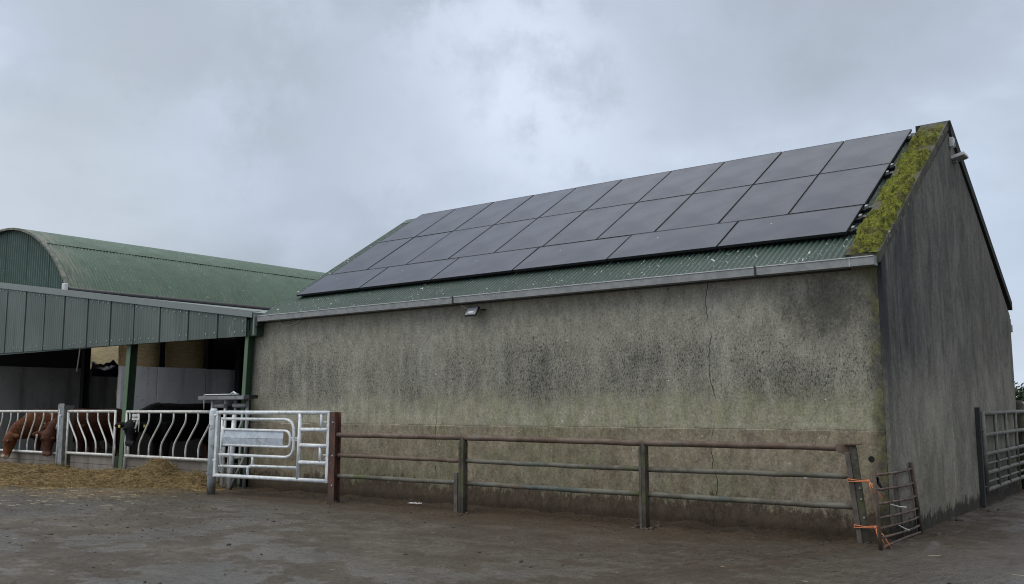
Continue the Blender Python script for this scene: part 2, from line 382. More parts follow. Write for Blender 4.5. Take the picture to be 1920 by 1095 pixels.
def f_greypipe(t):
    P = t.obj(); n = t.noise(P, 3.2, 5, .65); n2 = t.noise(P, 24, 4, .65)
    c = t.mix(t.ss(n, .38, .62), (.085, .080, .060), (.150, .142, .112))
    c = t.mix(t.mul(t.ss(t.noise(P, 1.1, 3), .54, .64), .5), c, (.055, .085, .082))
    c = t.mix(t.mul(t.ss(n2, .55, .7), .5), c, (.20, .185, .145))
    c = t.mix(t.mul(t.ss(t.noise(P, 5, 4, .7), .60, .68), .7), c, (.17, .08, .045))
    c = t.mix(t.mul(t.ss(t.noise(t.vadd(P, (4, 2, 1)), 2.7, 4, .7), .58, .66), .7), c, (.09, .115, .03))
    return {'Base Color': c, 'Roughness': .7, 'Normal': t.bump(n2, .35, .005), 'Specular IOR Level': .3}
M_pipe2 = mat('mossy_grey_pipe', f_greypipe)
def f_post(t):
    P = t.obj(); x, y, z = t.sep(P); n = t.noise(P, 6, 5, .65); n2 = t.noise(P, 30, 4, .6)
    c = t.mix(t.ss(n, .38, .62), (.040, .034, .024), (.085, .073, .054))
    c = t.mix(t.mul(t.ss(t.noise(P, 7, 5, .7), .50, .60), .75), c, (.070, .082, .024))
    c = t.mix(t.ss(z, .35, .05), c, (.035, .028, .02))
    return {'Base Color': c, 'Roughness': .85, 'Normal': t.bump(n2, .4, .006)}
M_post = mat('mossy_steel_post', f_post)
M_postgrey = mat('bare_grey_flange', f_galv((.060, .050, .040), (.110, .096, .080), rust=.25, metal=0, rough=.6))
def f_redpost(t):
    P = t.obj(); n = t.noise(t.vmul(P, (1, 1, .5)), 6, 5, .7); z = t.sep(P)[2]
    c = t.mix(t.ss(n, .36, .66), (.055, .028, .020), (.125, .052, .034))
    c = t.mix(t.mul(t.ss(t.noise(P, 30, 3), .6, .72), .5), c, (.24, .20, .17))
    c = t.mix(t.mul(t.ss(z, .35, .05), .7), c, (.04, .03, .022))
    return {'Base Color': c, 'Roughness': .75, 'Normal': t.bump(n, .4, .006)}
M_red = mat('rust_red_steel', f_redpost)
def f_rustgate(t):
    P = t.obj(); n = t.noise(P, 7, 5, .7)
    c = t.mix(t.ss(n, .36, .66), (.060, .042, .032), (.145, .10, .075))
    return {'Base Color': c, 'Roughness': .8, 'Normal': t.bump(n, .4, .005)}
M_rustgate = mat('rusty_gate_bar', f_rustgate)
M_oldgalv = mat('old_galvanised', f_galv((.095, .092, .078), (.170, .168, .148), rust=.5, metal=.1, dirt=(.10, .11, .06), rough=.5))
def f_greenpost(t):
    P = t.obj(); n = t.noise(t.vmul(P, (1, 1, .3)), 5, 4, .6)
    return {'Base Color': t.mix(n, (.060, .115, .058), (.115, .180, .105)), 'Roughness': .55}
M_gpost = mat('green_painted_steel', f_greenpost)
M_gpost_d = mat('dark_shaded_green_steel', color=(.022, .045, .024), rough=.6)  # darker copy of the post green, shade of the recessed web in the colour

def f_concrete(a, b, dark, sc=1.0):
    def f(t):
        P = t.obj(); lo = t.noise(P, .8*sc, 4, .6); st = t.noise(t.vmul(P, (1, 1, .15)), 2.6*sc, 5, .65); fine = t.noise(P, 22, 4, .6)
        c = t.mix(t.ss(lo, .35, .65), a, b); c = t.mix(t.mul(t.ss(st, .48, .68), .6), c, dark)
        c = t.mix(t.mul(t.ss(fine, .60, .70), .5), c, dark)
        c = t.mix(t.mul(t.ss(t.voro(P, 3.0)[0], .07, .04), .8), c, tuple(v*.4 for v in dark))
        return {'Base Color': c, 'Roughness': .85, 'Normal': t.bump(fine, .4, .006)}
    return f
def f_whitewall(t):
    d = f_concrete((.70, .70, .71), (.80, .80, .80), (.45, .45, .45))(t); P = t.obj(); z = t.sep(P)[2]
    c = t.mix(t.ss(t.noise(P, 16, 3, .6), .66, .71), d['Base Color'], (.16, .15, .14))
    d['Base Color'] = t.mix(t.mul(t.ss(t.add(z, t.mul(t.sub(t.noise(P, 3, 4), .5), .5)), 1.45, 1.15), .93), c, (.06, .048, .035))
    return d
M_white = mat('pale_precast_wall', f_whitewall)
M_darkwall = mat('dark_stained_wall', f_concrete((.36, .36, .345), (.48, .475, .45), (.16, .16, .15)))
M_block = mat('mossy_block', f_concrete((.16, .15, .10), (.22, .20, .13), (.08, .09, .035)))
M_kerb = mat('grey_weathered_timber', f_concrete((.165, .145, .122), (.235, .21, .18), (.09, .075, .06), 2))
M_plank = mat('grey_plank', f_concrete((.17, .175, .18), (.25, .255, .26), (.10, .10, .10), 2))
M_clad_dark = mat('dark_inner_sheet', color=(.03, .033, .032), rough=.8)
def f_panel(t):
    P = t.loc(); x, y, z = t.sep(P)
    n = t.noise(P, 1.6, 3, .5); fine = t.noise(P, 90, 2, .5)
    cell = t.m('MAXIMUM', t.ss(t.m('ABSOLUTE', t.sub(t.m('FRACT', t.m('DIVIDE', x, .0863)), .5)), .485, .497),
               t.ss(t.m('ABSOLUTE', t.sub(t.m('FRACT', t.m('DIVIDE', y, .156)), .5)), .485, .497))
    c = t.mix(cell, (.015, .016, .030), (.010, .011, .018))
    sp = t.ss(t.noise(P, 7, 2, .5), .76, .78)
    c = t.mix(sp, c, (.4, .4, .38))
    return {'Base Color': c, 'Roughness': t.ss(n, .3, .7, .24, .34), 'Normal': t.bump(fine, .05, .002), 'Specular IOR Level': .42, 'Specular Tint': (.74, .83, 1.0, 1)}
M_panel = mat('solar_glass', f_panel)
M_frame = mat('black_anodised', color=(.010, .011, .014), rough=.5)
def f_moss(t):
    P = t.obj(); a = t.noise(P, 9, 5, .7); b = t.noise(P, 40, 4, .7); c0 = t.noise(P, 2.2, 3)
    c = t.mix(t.ss(a, .35, .65), (.038, .042, .010), (.185, .200, .030))
    c = t.mix(t.mul(t.ss(b, .45, .7), .6), c, (.235, .240, .050))
    c = t.mix(t.mul(t.ss(b, .48, .32), .8), c, (.018, .019, .007))
    c = t.mix(t.mul(t.ss(c0, .52, .62), .65), c, (.075, .062, .032))
    return {'Base Color': c, 'Roughness': .95, 'Normal': t.bump(b, .8, .03), 'Specular IOR Level': .15}
M_moss = mat('yellow_green_moss', f_moss)
def f_coping(t):
    P = t.obj(); a = t.noise(P, 5, 5, .7)
    c = t.mix(t.ss(a, .35, .65), (.032, .031, .022), (.085, .080, .055)); c = t.mix(t.mul(t.ss(t.noise(P, 9, 3), .64, .70), .7), c, (.30, .29, .24))
    return {'Base Color': c, 'Roughness': .9, 'Normal': t.bump(a, .5, .02)}
M_coping = mat('old_concrete_coping', f_coping)
M_coping_d = mat('black_lichen_shaded_coping', color=(.018, .019, .018), rough=.9)  # black growth, plus the shade of the turned-away slope in the colour
def f_ground(t):
    P = t.obj(); x, y, z = t.sep(P)
    lo = t.noise(P, .28, 5, .6); mid = t.noise(P, 1.4, 6, .65); fine = t.noise(P, 14, 6, .7); xf = t.noise(P, 60, 4, .7)
    trk = t.noise(t.vmul(P, (.45, 1.7, 1)), 1.3, 7, .72, .9)
    c = t.mix(t.ss(mid, .35, .66), (.060, .049, .034), (.120, .103, .078))
    c = t.mix(t.mul(t.ss(trk, .47, .60), .72), c, (.048, .035, .021))
    c = t.mix(t.mul(t.ss(lo, .50, .68), .40), c, (.085, .085, .062))
    # thick brown slurry by the wall and by the corner
    wallm = t.ss(t.add(y, t.mul(t.sub(mid, .5), 2.2)), -2.3, -.5)
    cor = t.mul(t.ss(t.add(x, t.mul(t.sub(mid, .5), 2)), -5.5, -1.5), t.ss(y, -7.0, -2.0))
    wm = t.m('MAXIMUM', t.mul(wallm, .85), t.mul(cor, .60))
    c = t.mix(wm, c, t.mix(t.ss(fine, .35, .65), (.046, .029, .015), (.082, .055, .030)))
    c = t.mix(t.mul(t.ss(fine, .52, .66), .65), c, (.032, .026, .019))
    g2 = t.noise(t.vadd(P, (5, 2, 0)), 30, 5, .75)
    c = t.mix(t.mul(t.ss(g2, .54, .66), .55), c, (.145, .130, .105))
    c = t.mix(t.mul(t.ss(g2, .46, .36), .50), c, (.028, .023, .017))
    c = t.mix(t.mul(t.ss(xf, .62, .74), .45), c, (.18, .165, .135))
    c = t.mix(t.mul(t.ss(t.noise(t.vadd(P, (9, 4, 0)), 6, 5, .72), .60, .68), .7), c, (.030, .023, .016))
    # straw dust where the hay is thrown
    hay = t.mul(t.mul(t.ss(x, -11.3, -13.0), t.ss(t.add(y, t.mul(t.sub(mid, .5), 2.4)), -4.0, -2.0)), t.ss(fine, .40, .62))
    c = t.mix(t.mul(hay, .6), c, (.24, .18, .095))
    wet = t.m('MAXIMUM', t.ss(t.add(t.mul(lo, .55), t.mul(mid, .45)), .48, .54), t.mul(t.ss(t.add(x, t.mul(t.sub(mid, .5), 2.0)), .2, 1.4), .9))
    wet = t.mul(wet, t.sub(1.0, t.mul(wallm, .5)))
    rough = t.add(t.ss(wet, 0, 1, .62, .24), t.mul(t.sub(fine, .5), .30))
    c = t.mix(t.mul(wet, .45), c, (.034, .029, .023))
    rot = t.new('ShaderNodeVectorRotate', rotation_type='Z_AXIS'); t.put(rot.inputs['Vector'], P); rot.inputs['Angle'].default_value = -1.05
    rip = t.noise(t.vmul(rot.outputs[0], (.7, 3.6, 1)), 2.4, 6, .7, 1.2)
    rgt = t.ss(t.add(x, t.mul(t.sub(mid, .5), 3)), -4.5, -.5)
    c = t.mix(t.mul(t.mul(rgt, t.ss(rip, .50, .62)), .6), c, (.030, .024, .017))
    hgt = t.add(t.add(t.mul(mid, 1.2), t.mul(fine, .55)), t.add(t.mul(xf, .22), t.mul(t.mul(rip, rgt), 1.1)))
    return {'Base Color': c, 'Roughness': rough, 'Normal': t.bump(hgt, t.ss(wet, 0, 1, 1.0, .55), .05), 'Specular IOR Level': t.ss(wet, 0, 1, .28, .95)}
M_ground = mat('wet_yard', f_ground)
M_clod = mat('mud', lambda t: {'Base Color': t.mix(t.noise(t.obj(), 9, 4), (.030, .022, .014), (.070, .052, .034)), 'Roughness': .75})
def f_hay(t):
    P = t.obj(); a = t.noise(P, 5, 4, .65); b = t.noise(P, 45, 3, .6)
    c = t.mix(t.ss(a, .35, .65), (.105, .072, .030), (.21, .145, .060)); c = t.mix(t.mul(t.ss(b, .45, .7), .6), c, (.31, .225, .105))
    c = t.mix(t.mul(t.ss(b, .48, .32), .85), c, (.030, .020, .010))  # shade in the crevices put into the hay colour
    c = t.mix(t.mul(t.ss(t.noise(P, 11, 4, .7), .55, .66), .6), c, (.055, .036, .016))
    return {'Base Color': c, 'Roughness': .85, 'Normal': t.bump(b, .7, .02), 'Specular IOR Level': .2}
M_hay = mat('loose_hay', f_hay)
def f_strand(t):
    i = t.new('ShaderNodeTexCoord').outputs['Object']; n = t.noise(i, 26, 3, .7); n2 = t.noise(i, 3.5, 4, .65)
    c = t.mix(t.ss(n, .32, .66), (.095, .064, .027), (.42, .305, .145))
    return {'Base Color': t.mix(t.mul(t.ss(n2, .50, .62), .55), c, (.110, .076, .034)), 'Roughness': .8, 'Specular IOR Level': .2}
M_strand = mat('hay_strand', f_strand)
M_straw = mat('pale_straw', color=(.36, .29, .17), rough=.7)
def f_bale(a, b):
    def f(t):
        P = t.loc(); n = t.noise(t.vmul(P, (1, 1, 6)), 5, 4, .65); f_ = t.noise(t.vmul(P, (1, 1, 2)), 40, 3, .6)
        c = t.mix(t.ss(n, .35, .65), a, b); c = t.mix(t.mul(t.ss(f_, .45, .7), .5), c, tuple(v*.5 for v in a))
        return {'Base Color': c, 'Roughness': .9, 'Normal': t.bump(t.add(n, f_), .7, .03)}
    return f
M_bale = mat('straw_bale', f_bale((.52, .38, .19), (.70, .54, .30)))
M_bale_pale = mat('pale_straw_bale', f_bale((.55, .43, .24), (.70, .57, .35)))
M_sheet_blue = mat('blue_black_wrap', color=(.008, .010, .040), rough=.35)
M_sheet_grey = mat('grey_wrap', color=(.12, .11, .11), rough=.4)
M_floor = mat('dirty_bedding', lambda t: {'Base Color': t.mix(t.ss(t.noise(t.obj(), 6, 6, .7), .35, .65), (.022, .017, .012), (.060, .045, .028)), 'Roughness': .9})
M_twine = mat('orange_twine', color=(.58, .20, .085), rough=.7)
M_twine_w = mat('white_twine', color=(.55, .54, .48), rough=.7)
M_lampbody = mat('black_lamp_housing', color=(.02, .02, .022), rough=.4)
M_lampglass = mat('grey_lamp_glass', color=(.30, .31, .34), rough=.15)
M_lampled = mat('pale_led_plate', color=(.75, .76, .72), rough=.3)
M_whiteplastic = mat('white_plastic', lambda t: {'Base Color': t.mix(t.noise(t.obj(), 18, 3), (.45, .46, .45), (.66, .67, .66)), 'Roughness': .5})
M_cable = mat('pale_cable', color=(.50, .48, .42), rough=.5)
M_leaf = [mat('leaf_dark', color=(.018, .032, .012), rough=.8), mat('leaf_mid', color=(.032, .055, .020), rough=.8), mat('leaf_olive', color=(.05, .065, .026), rough=.8)]
M_bark = mat('bark', color=(.05, .04, .03), rough=.9)
M_grass = mat('field_grass', lambda t: {'Base Color': t.mix(t.noise(t.obj(), .8, 5), (.035, .06, .018), (.075, .10, .035)), 'Roughness': .9})
M_paper = mat('white_paper', color=(.62, .58, .58), rough=.7)
M_text = mat('dark_lettering', color=(.04, .05, .045), rough=.6)
M_tagyellow = mat('yellow_ear_tag', color=(.72, .60, .14), rough=.5)
M_eye = mat('dark_eye', color=(.006, .005, .005), rough=.1)
M_screw = mat('screw_head', color=(.38, .40, .38), rough=.4)

# ------------------------------------------------------------------ ground
def ground_h(x, y):
    h = .018*fbm(x*.7, y*.7, 0, 3) + .020*fbm(x*2.2, y*3.4, 4, 3)
    if x > -4.2: w = min(1, (x+4.2)/2.5); h += w*(.013*fbm(x*4.5, y*6.5, 2, 4) + .007*mnoise.noise(Vector((x*13, y*17, 5))))
    if y > -1.2 and -12 < x < .5: h += .05*max(0, 1-abs(y+.05)/1.1)*(.6+.8*fbm(x*2.2, y*2.2, 8, 3))
    return h
def build_ground():
    def axis(lo, hi, flo, fhi, step):
        a = []; v = flo
        while v <= fhi: a.append(v); v += step
        d = step; v = flo
        while v > lo: d *= 1.35; v -= d; a.insert(0, max(v, lo))
        d = step; v = a[-1]
        while v < hi: d *= 1.35; v += d; a.append(min(v, hi))
        return a
    xs = axis(-400, -4.1, -24, -4.1, .11)
    xs = [v for v in xs if v < -4.06] + axis(-4.05, 400, -4.05, 4.5, .045)
    ys = axis(-120, 600, -9, 8, .06)
    b = MB(); b.grid(len(xs), len(ys), lambda i, j: (xs[i], ys[j], ground_h(xs[i], ys[j]) if -30 < xs[i] < 12 and -20 < ys[j] < 20 else 0.0))
    tag(b.build('yard_ground', M_ground), 'wet muddy concrete farmyard', None, None, 'structure')
    b = MB(); b.face([(-300, 26, .05), (300, 26, .05), (300, 500, .3), (-300, 500, .3)])
    tag(b.build('field', M_grass), 'green field behind the barn', None, None, 'structure')
build_ground()

# ------------------------------------------------------------------ barn
TH = 0.5601; CT, ST = math.cos(TH), math.sin(TH)
YB, ZB = 0.4928, 3.7025
def pan(x, s, h=0.0): return Vector((x, YB + s*CT - h*ST, ZB + s*ST + h*CT))
RY = 3.98                                   # ridge
ROOF_OFF = -.10
def roof_z(y):                              # front slope roof surface
    yy = y if y <= RY else 2*RY - y
    return ZB + (yy-YB)*math.tan(TH) + ROOF_OFF/CT
def corrugated(b, x0, x1, pitch, amp, ys, zf, sub=6):
    n = int((x1-x0)/pitch*sub)
    b.grid(n+1, len(ys), lambda i, j: (x0+(x1-x0)*i/n, ys[j]-ST*amp*math.cos(2*math.pi*i/sub)*(1 if ys[j] <= RY else -1), zf(ys[j]) + amp*CT*math.cos(2*math.pi*i/sub)))
BL = -11.75
def build_barn():
    t = thing('barn', 'large stained grey rendered barn with a mossy gable coping and green sheet roof', 'barn', (-5.8, 4, 0))
    # front wall: dado stands 12 mm proud
    b = MB(); prof = [(-.012, -.2), (-.012, 1.235), (0, 1.247), (0, 3.22), (.25, 3.22), (.25, -.2)]
    nx = 60; xs = [BL + (0-.002-BL)*i/nx for i in range(nx+1)]
    b.prism([(BL, y, z) for y, z in prof], (-BL-.0, 0, 0)); b.build('front_wall', M_wall, t)
    b = MB(); D = 8.05
    poly = [(.004, .26, -.2), (.004, D, -.2), (.004, D, roof_z(D)-.04), (.004, RY, roof_z(RY)-.04), (.004, .26, roof_z(.26)-.04)]
    poly = [(.004, -.008, -.2), (.004, D, -.2), (.004, D, roof_z(D)-.04), (.004, RY, roof_z(RY)-.04), (.004, -.008, 3.26)]
    # gable leaf in front of the end of the front wall
    b.prism(poly, (.05, 0, 0)); ob = b.build('gable_wall', M_gable, t)
    b = MB(); b.prism([(BL+.003, .26, -.2), (BL+.003, D, -.2), (BL+.003, D, roof_z(D)-.06), (BL+.003, RY, roof_z(RY)-.06), (BL+.003, .26, roof_z(.26)-.06)], (.22, 0, 0)); b.build('end_wall', M_gable, t)
    b = MB(); b.box(BL+.24, -.01, D-.25, D-.003, -.2, roof_z(D)-.06); b.build('rear_wall', M_gable, t)
    # roof sheets
    b = MB(); corrugated(b, -11.52, -.30, .0765, .017, [-.13, .3, 1.2, 2.4, 3.4, RY], roof_z); b.build('front_roof', M_roof, t)
    b = MB(); corrugated(b, -11.52, -.30, .0765, .017, [RY, 5, 6.5, D+.12], roof_z, 3); b.build('rear_roof', M_roof, t)
    b = MB()
    zr = roof_z(RY)
    b.prism([(-11.53, RY-.16, zr-.075), (-11.53, RY, zr+.035), (-11.53, RY+.16, zr-.075), (-11.53, RY+.16, zr-.09), (-11.53, RY, zr+.02), (-11.53, RY-.16, zr-.09)], (11.1, 0, 0)); b.build('ridge_cap', M_roof, t)
    # dark verge board at the far end
    b = MB(); b.prism([(-11.56, -.1, roof_z(-.1)-.09), (-11.56, RY, zr-.06), (-11.56, RY, zr+.02), (-11.56, -.1, roof_z(-.1)+.01)], (.035, 0, 0)); b.build('verge_board', M_roof, t)
    # eaves gutter in three lengths
    for xa, xb in ((-11.30, -6.415), (-6.385, -1.415), (-1.385, .03)):
        b = MB(); y0, y1, z0, z1, w = -.25, -.10, 3.150, 3.258, .006
        b.box(xa, xb, y0, y1, z0, z0+w); b.box(xa, xb, y0, y0+w, z0+w, z1-.012); b.box(xa, xb, y1-w, y1, z0+w, z1)
        b.mi = 1; b.box(xa, xb, y0-.008, y0+.012, z1-.012, z1); b.mi = 0
        if xb > 0: b.box(xb, xb+.006, y0, y1, z0, z1); b.mi = 1; b.box(-.245, -.235, y0-.004, y0, z0, z1-.014)
        b.build('gutter', [M_gutter, M_gutlip], t)
    for x in (-6.40, -1.40):
        b = MB(); b.box(x-.014, x+.014, -.257, -.099, 3.143, 3.262); b.build('gutter_joint', M_black, t)
    b = MB(); b.box(-11.36, -11.3, -.25, -.1, 3.06, 3.24); b.build('gutter_end', M_black, t)
    # fascia behind the gutter
    b = MB(); b.box(-11.5, -.30, -.098, -.004, 3.14, 3.215); b.build('eaves_board', M_black, t)
    # copings
    def cop(y): return 3.345 + (y+.06)*(5.886-3.337)/3.99
    b = MB(); ya, yb = -.10, 3.93
    b.prism([(-.335, ya, cop(ya)-.13), (-.335, ya, cop(ya)), (-.335, yb, cop(yb)), (-.335, yb, cop(yb)-.13)], (.40, 0, 0))
    cp = b.build('gable_coping', M_coping, t)
    b = MB(); nv = 330; nu = 46
    def mossf(i, j):
        u = i/(nu-1); v = j/(nv-1); x = -.345 + .40*u; y = ya-.01 + (yb-ya-.02)*v
        n = mnoise.fractal(Vector((x*7, y*11, .3)), .9, 2, 4); n2 = mnoise.noise(Vector((x*20, y*40, 1)))
        e = min(u, 1-u)*8; e = min(1, e+.1); e2 = min(1, min(v*25+.2, (1-v)*12))
        bare = max(0, min(1, (mnoise.fractal(Vector((x*4.2, y*2.3, 5)), .9, 2, 3)+.42)*2.4)) * (1 if y < 3.2 else .55)
        vd = mnoise.voronoi(Vector((x*15+.8*n, y*21, .5)))[0][0]; cu = math.sqrt(max(0, 1-min(1, vd*1.25)**2))
        h = -.012 + (.020 + .040*n + .085*cu*(.6+.6*bare) + .012*n2)*e*e2*bare
        x2 = x + (.05 if u < .5 else .025)*mnoise.fractal(Vector((y*5, u*3, 2)), .9, 2, 3)*abs(u-.5)*2
        return (x2, y - .02*n2*e, cop(y)+max(h, -.004) - (.03 if i in (0, nu-1) else 0))
    b.grid(nu, nv, mossf); b.build('moss', M_moss, cp)
    b = MB(); yc, yd = 3.932, D+.10
    def cop2(y): return cop(3.93) - (y-3.93)*(5.886-3.46)/(8.1-3.93)
    b.prism([(-.42, yc, cop2(yc)-.20), (-.42, yc, cop2(yc)), (-.42, yd, cop2(yd)), (-.42, yd, cop2(yd)-.15)], (.51, 0, 0)); b.build('rear_coping', M_coping_d, t)
    b = MB(); b.box(-.05, .052, D+.002, D+.10, 3.02, 3.12); b.build('gutter_bracket', M_greysteel, t)
    # wall pieces of pipe and fixings: a drain hole low on the front wall
    b = MB(); n = 20
    b.bm.faces.new([b.bm.verts.new((-.170+.036*math.cos(2*math.pi*k/n), -.0145, .917+.036*math.sin(2*math.pi*k/n))) for k in range(n)]); b.build('drain_hole', M_dark, t)
    # small holes with a loose cable under the eaves at the far end
    b = MB(); b.tube([(-10.95, -.06, 3.16), (-10.8, -.035, 3.07), (-10.62, -.03, 3.05), (-10.45, -.03, 3.08), (-10.3, -.05, 3.15)], .010, 6); b.build('cable', M_cable, t)
    b = MB(); b.box(BL-.012, BL+.20, -.016, .1, 2.98, 3.2); b.build('wall_notch', M_dark, t)
    return t
barn = build_barn()

# ------------------------------------------------------------------ solar array
def make_panel(w, h, th=.036):
    t = thing('solar_panel', 'x', 'solar panel', (0, 0, 0), 'black solar panels on the barn roof')
    b = MB(); f = .011
    b.box(-w, 0, 0, f, -th, 0); b.box(-w, 0, h-f, h, -th, 0); b.box(-w, -w+f, f, h-f, -th, 0); b.box(-f, 0, f, h-f, -th, 0)
    fr = b.build('frame', M_frame, t)
    b = MB(); b.box(-w+f, -f, f, h-f, -.008, -.0015); gl = b.build('glass_sheet', M_panel, t)
    return t
def copy_tree(o):
    c = o.copy(); col.objects.link(c)
    for ch in o.children:
        k = ch.copy(); col.objects.link(k); k.parent = c
        for g in ch.children:
            q = g.copy(); col.objects.link(q); q.parent = k
    return c
ORD = ['leftmost', 'second from the left', 'third from the left', 'fourth from the left', 'fifth from the left', 'fifth from the right', 'fourth from the right', 'third from the right', 'second from the right', 'rightmost']
ORD6 = ['leftmost', 'second from the left', 'third from the left', 'third from the right', 'second from the right', 'rightmost']
def build_array():
    pw, ph, lh, lw = 1.055, 1.5822, .9173, 1.7719
    p = make_panel(pw-.022, ph-.022); q = make_panel(lw-.022, lh-.022)
    used = {id(p): 0, id(q): 0}
    def place(src, x, s, label):
        if used[id(src)] == 0: used[id(src)] = 1; o = src
        else: o = copy_tree(src)
        o.location = pan(x, s, random.uniform(-.002, .002)); o.rotation_euler = (TH + random.uniform(-.002, .002), random.uniform(-.002, .002), 0); o['label'] = label
    for row, nm in ((1, 'top'), (0, 'middle')):
        for i in range(10):
            place(p, -.4688-(9-i)*pw-.011, lh+row*ph+.011, f'black solar panel standing upright, {ORD[i]} in the {nm} row')
    for i in range(6):
        place(q, -.4838-(5-i)*lw-.011, .011, f'black solar panel lying lengthways, {ORD6[i]} in the bottom row above the gutter')
    wh = ['lowest', 'second lowest', 'third lowest', 'third highest', 'second highest', 'highest']
    for i, s in enumerate((.13, .52, .84, 2.12, 2.42, 3.72)):
        t = thing('mounting_rail', f'black panel mounting rail ending beside the mossy coping, {wh[i]} of six', 'rail', tuple(pan(-.3, s, -.06)), 'mounting rails under the solar panels')
        b = MB(); a = pan(-11.1, s, -.068); e = pan(-.405, s, -.068)
        b.obox((a+e)/2, (1, 0, 0), (0, CT, ST), (0, -ST, CT), (e.x-a.x)/2, .022, .026); b.build('rail', M_frame, t)
        b = MB(); b.obox(pan(-.378, s, -.050), (1, 0, .0), (0, CT, ST), (0, -ST, CT), .036, .034, .036); b.build('end_cap', M_black, t, .008)
        b = MB(); b.obox(pan(-.438, s, -.012), (1, 0, 0), (0, CT, ST), (0, -ST, CT), .018, .030, .022); b.build('clamp', M_greysteel, t, .004)
build_array()

# ------------------------------------------------------------------ lamps on the barn
def build_lamps():
    t = thing('floodlight', 'small square black floodlight fixed under the long gutter of the front wall', 'floodlight', (-6.07, -.02, 3.03))
    c = Vector((-6.075, -.16, 3.005)); ax = Vector((1, 0, .0)); up = Vector((-.0, .55, .75)).normalized(); nn = ax.cross(up)
    b = MB(); b.obox(c, ax, up, nn, .115, .085, .016); b.build('housing', M_lampbody, t, .006)
    b = MB(); b.obox(c-nn*-.0165 if nn.y < 0 else c+nn*-.0165, ax, up, nn, .098, .070, .002)
    s = 1 if nn.y < 0 else -1
    b.build('lens', M_lampglass, t)
    b = MB(); b.obox(c+nn*s*.0205+up*-.025, ax, up, nn, .05, .014, .001); b.build('led_plate', M_lampled, t)
    b = MB(); b.tube([c+Vector((.115, .0, 0)), c+Vector((.15, .03, .02)), Vector((-5.93, .0, 3.04))], .010, 6); b.build('bracket', M_lampbody, t)
    b = MB(); b.tube(rounded([(-6.42, -.09, 3.17), (-6.33, -.06, 3.10), (-6.24, -.06, 3.06), c+up*.085+Vector((-.06, .02, 0))], .05), .009, 6); b.build('cable', M_cable, t)
    # gable lamp and its sensor
    t = thing('gable_floodlight', 'white flat floodlight sticking out high on the gable wall', 'floodlight', (.06, 4.1, 5.3))
    c = Vector((.15, 4.12, 5.34)); ax = Vector((.93, .0, .22)); ay = Vector((0, 1, 0)); az = ax.cross(ay)
    b = MB(); b.obox(c, ax, ay, az, .10, .15, .026); b.build('housing', M_whiteplastic, t, .008)
    b = MB(); b.obox(c-az.normalized()*.034, ax, ay, az, .08, .12, .003); b.build('lens', M_greysteel, t)
    b = MB(); b.box(.055, .11, 4.07, 4.17, 5.26, 5.34); b.build('bracket', M_greysteel, t)
    t = thing('motion_sensor', 'small white sensor box just above the gable floodlight', 'sensor', (.06, 3.93, 5.5))
    b = MB(); b.box(.056, .12, 3.90, 4.02, 5.47, 5.62); b.build('housing', M_whiteplastic, t, .012)
    b = MB(); b.box(.121, .13, 3.93, 3.99, 5.48, 5.53); b.build('eye', M_greysteel, t)
    t = thing('junction_box', 'small grey box on the far rear corner of the gable under the eaves', 'box', (.06, 8.0, 3.0))
    b = MB(); b.box(-.02, .06, 8.11, 8.22, 2.88, 3.02); b.build('housing', M_greysteel, t, .008)
    b = MB(); b.box(.061, .066, 8.13, 8.2, 2.9, 3.0); b.build('cover', M_whiteplastic, t)
build_lamps()

